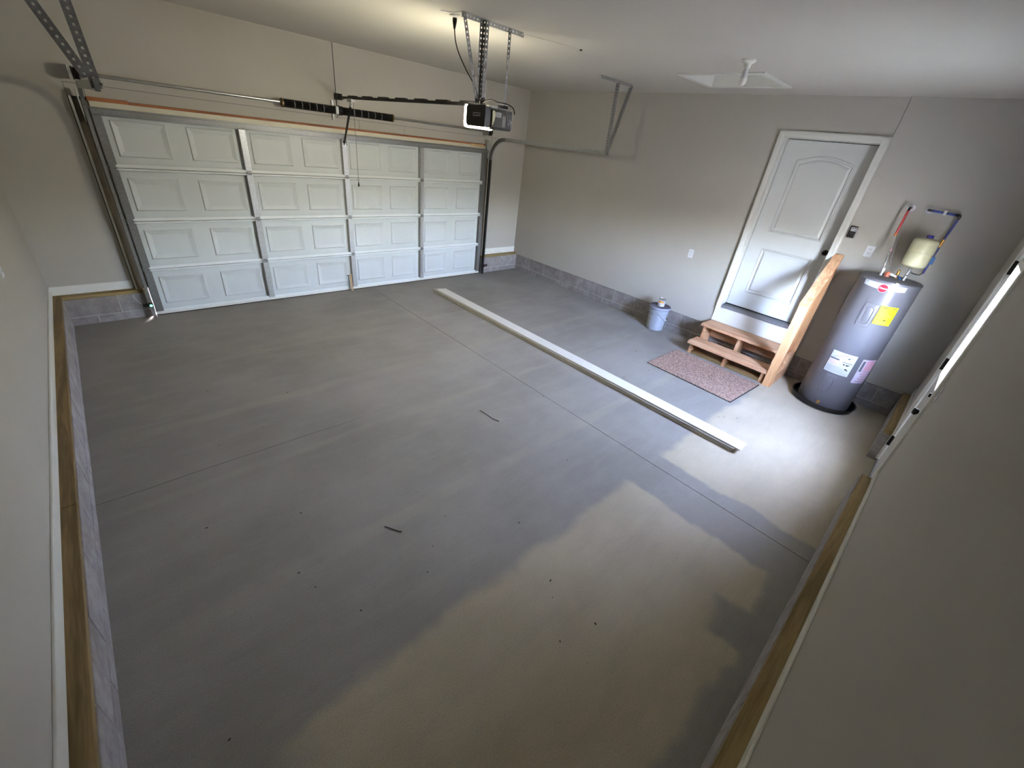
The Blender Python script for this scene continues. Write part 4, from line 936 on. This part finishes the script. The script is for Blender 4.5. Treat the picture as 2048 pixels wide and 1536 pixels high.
et = thing('expansion_tank', 'small cream expansion tank standing above the water heater', 'tank', (HX + 0.01, -6.035, 1.575))
EC = (HX + 0.04, -6.033, 1.655); ax = (0.03, 0.0, 1)
MB().lathe(EC, [(0, 0.0), (0.05, 0.004), (0.082, 0.010), (0.097, 0.022), (0.103, 0.042), (0.103, 0.250), (0.098, 0.268), (0.084, 0.281), (0.05, 0.290), (0, 0.294)], 48, ax).build('vessel', 'tank_cream', et, smooth_=True)
MB().lathe(EC, [(0.1035, 0.145), (0.1045, 0.148), (0.1045, 0.152), (0.1035, 0.155)], 48, ax).build('seam', 'tank_cream', et, smooth_=True)
MB().lathe((EC[0] + 0.009, EC[1] - 0.006, EC[2] + 0.292), [(0, 0), (0.028, 0), (0.028, 0.022), (0.024, 0.028), (0, 0.028)], 24, ax).build('valve_cap', 'cap_blue', et, smooth_=True)
MB().cyl((HX, HYc, 1.582), (HX + 0.012, -6.032, 1.612), 0.016, 14).cyl((HX + .012, -6.032, 1.61), (EC[0] - .004, EC[1], EC[2] + 0.004), 0.0125, 14).build('tee_pipe', 'chrome', et, smooth_=True)

# ------------------------------------------------------------------ odds and ends
sh = thing('wood_shim', 'thin wood strip leaning on the bottom section of the garage door', 'strip', (2.37, -0.03, 0))
MB().prism([(-0.045, 0.0), (-0.018, 0.262), (-0.014, 0.262), (-0.037, 0.0)], 0, 2.355, 2.382).build('strip_body', 'shim_wood', sh, bev=0.001)
MB().prism([(-0.043, 0.0), (-0.020, 0.235), (-0.016, 0.235), (-0.036, 0.0)], 0, 2.325, 2.346).build('strip_edge', 'foam_grey', sh, bev=0.001)
MB().box(2.31, 2.352, -0.021, -0.012, 0.235, 0.245).build('strip_clip', 'foam_grey', sh)
for pts, lab in (([(1.945, -3.80, 0.004), (1.955, -3.90, 0.006), (1.962, -3.99, 0.005), (1.985, -4.045, 0.005)], 'thin dark twig on bare concrete left of the saw-cut joint'),
                 ([(0.545, -4.53, 0.004), (0.565, -4.565, 0.006), (0.595, -4.615, 0.005), (0.612, -4.635, 0.006)], 'short dark twig on the pale trowel band of the floor')):
    tag(MB().tube(crom(pts, 5), 0.0032, 6).build('twig', 'twig'), lab, 'twig', 'twigs on the concrete floor')
db = MB(); rnd = random.Random(11)
spots = [(0.918, -4.698), (1.143, -5.501), (1.07, -5.585), (0.884, -4.388), (0.943, -5.954), (0.915, -5.784), (4.35, -1.35), (4.1, -5.35), (4.2, -5.45)]
spots += [(rnd.uniform(-0.5, 5.2), rnd.uniform(-6.2, -1.2)) for _ in range(42)]
for x_, y_ in spots:
    if (4.35 < x_ < 5.95 and y_ < -4.0) or (3.45 < x_ < 3.75) or (5.5 < x_ and y_ < -3.2): continue
    r_ = rnd.uniform(0.002, 0.006); a = rnd.uniform(0, PI); k_ = rnd.uniform(1, 2.4)
    dx, dy = math.cos(a), math.sin(a)
    db.add([(x_ + dx * r_ * k_, y_ + dy * r_ * k_, 0.001), (x_ - dy * r_, y_ + dx * r_, 0.001), (x_ - dx * r_ * k_, y_ - dy * r_ * k_, 0.001), (x_ + dy * r_, y_ - dx * r_, 0.001), (x_, y_, 0.001 + r_ * 0.8)], [(0, 1, 4), (1, 2, 4), (2, 3, 4), (3, 0, 4), (3, 2, 1, 0)])
tag(db.build('floor_debris', 'soil'), 'tiny dark crumbs scattered over the concrete floor', 'debris', kind='stuff')
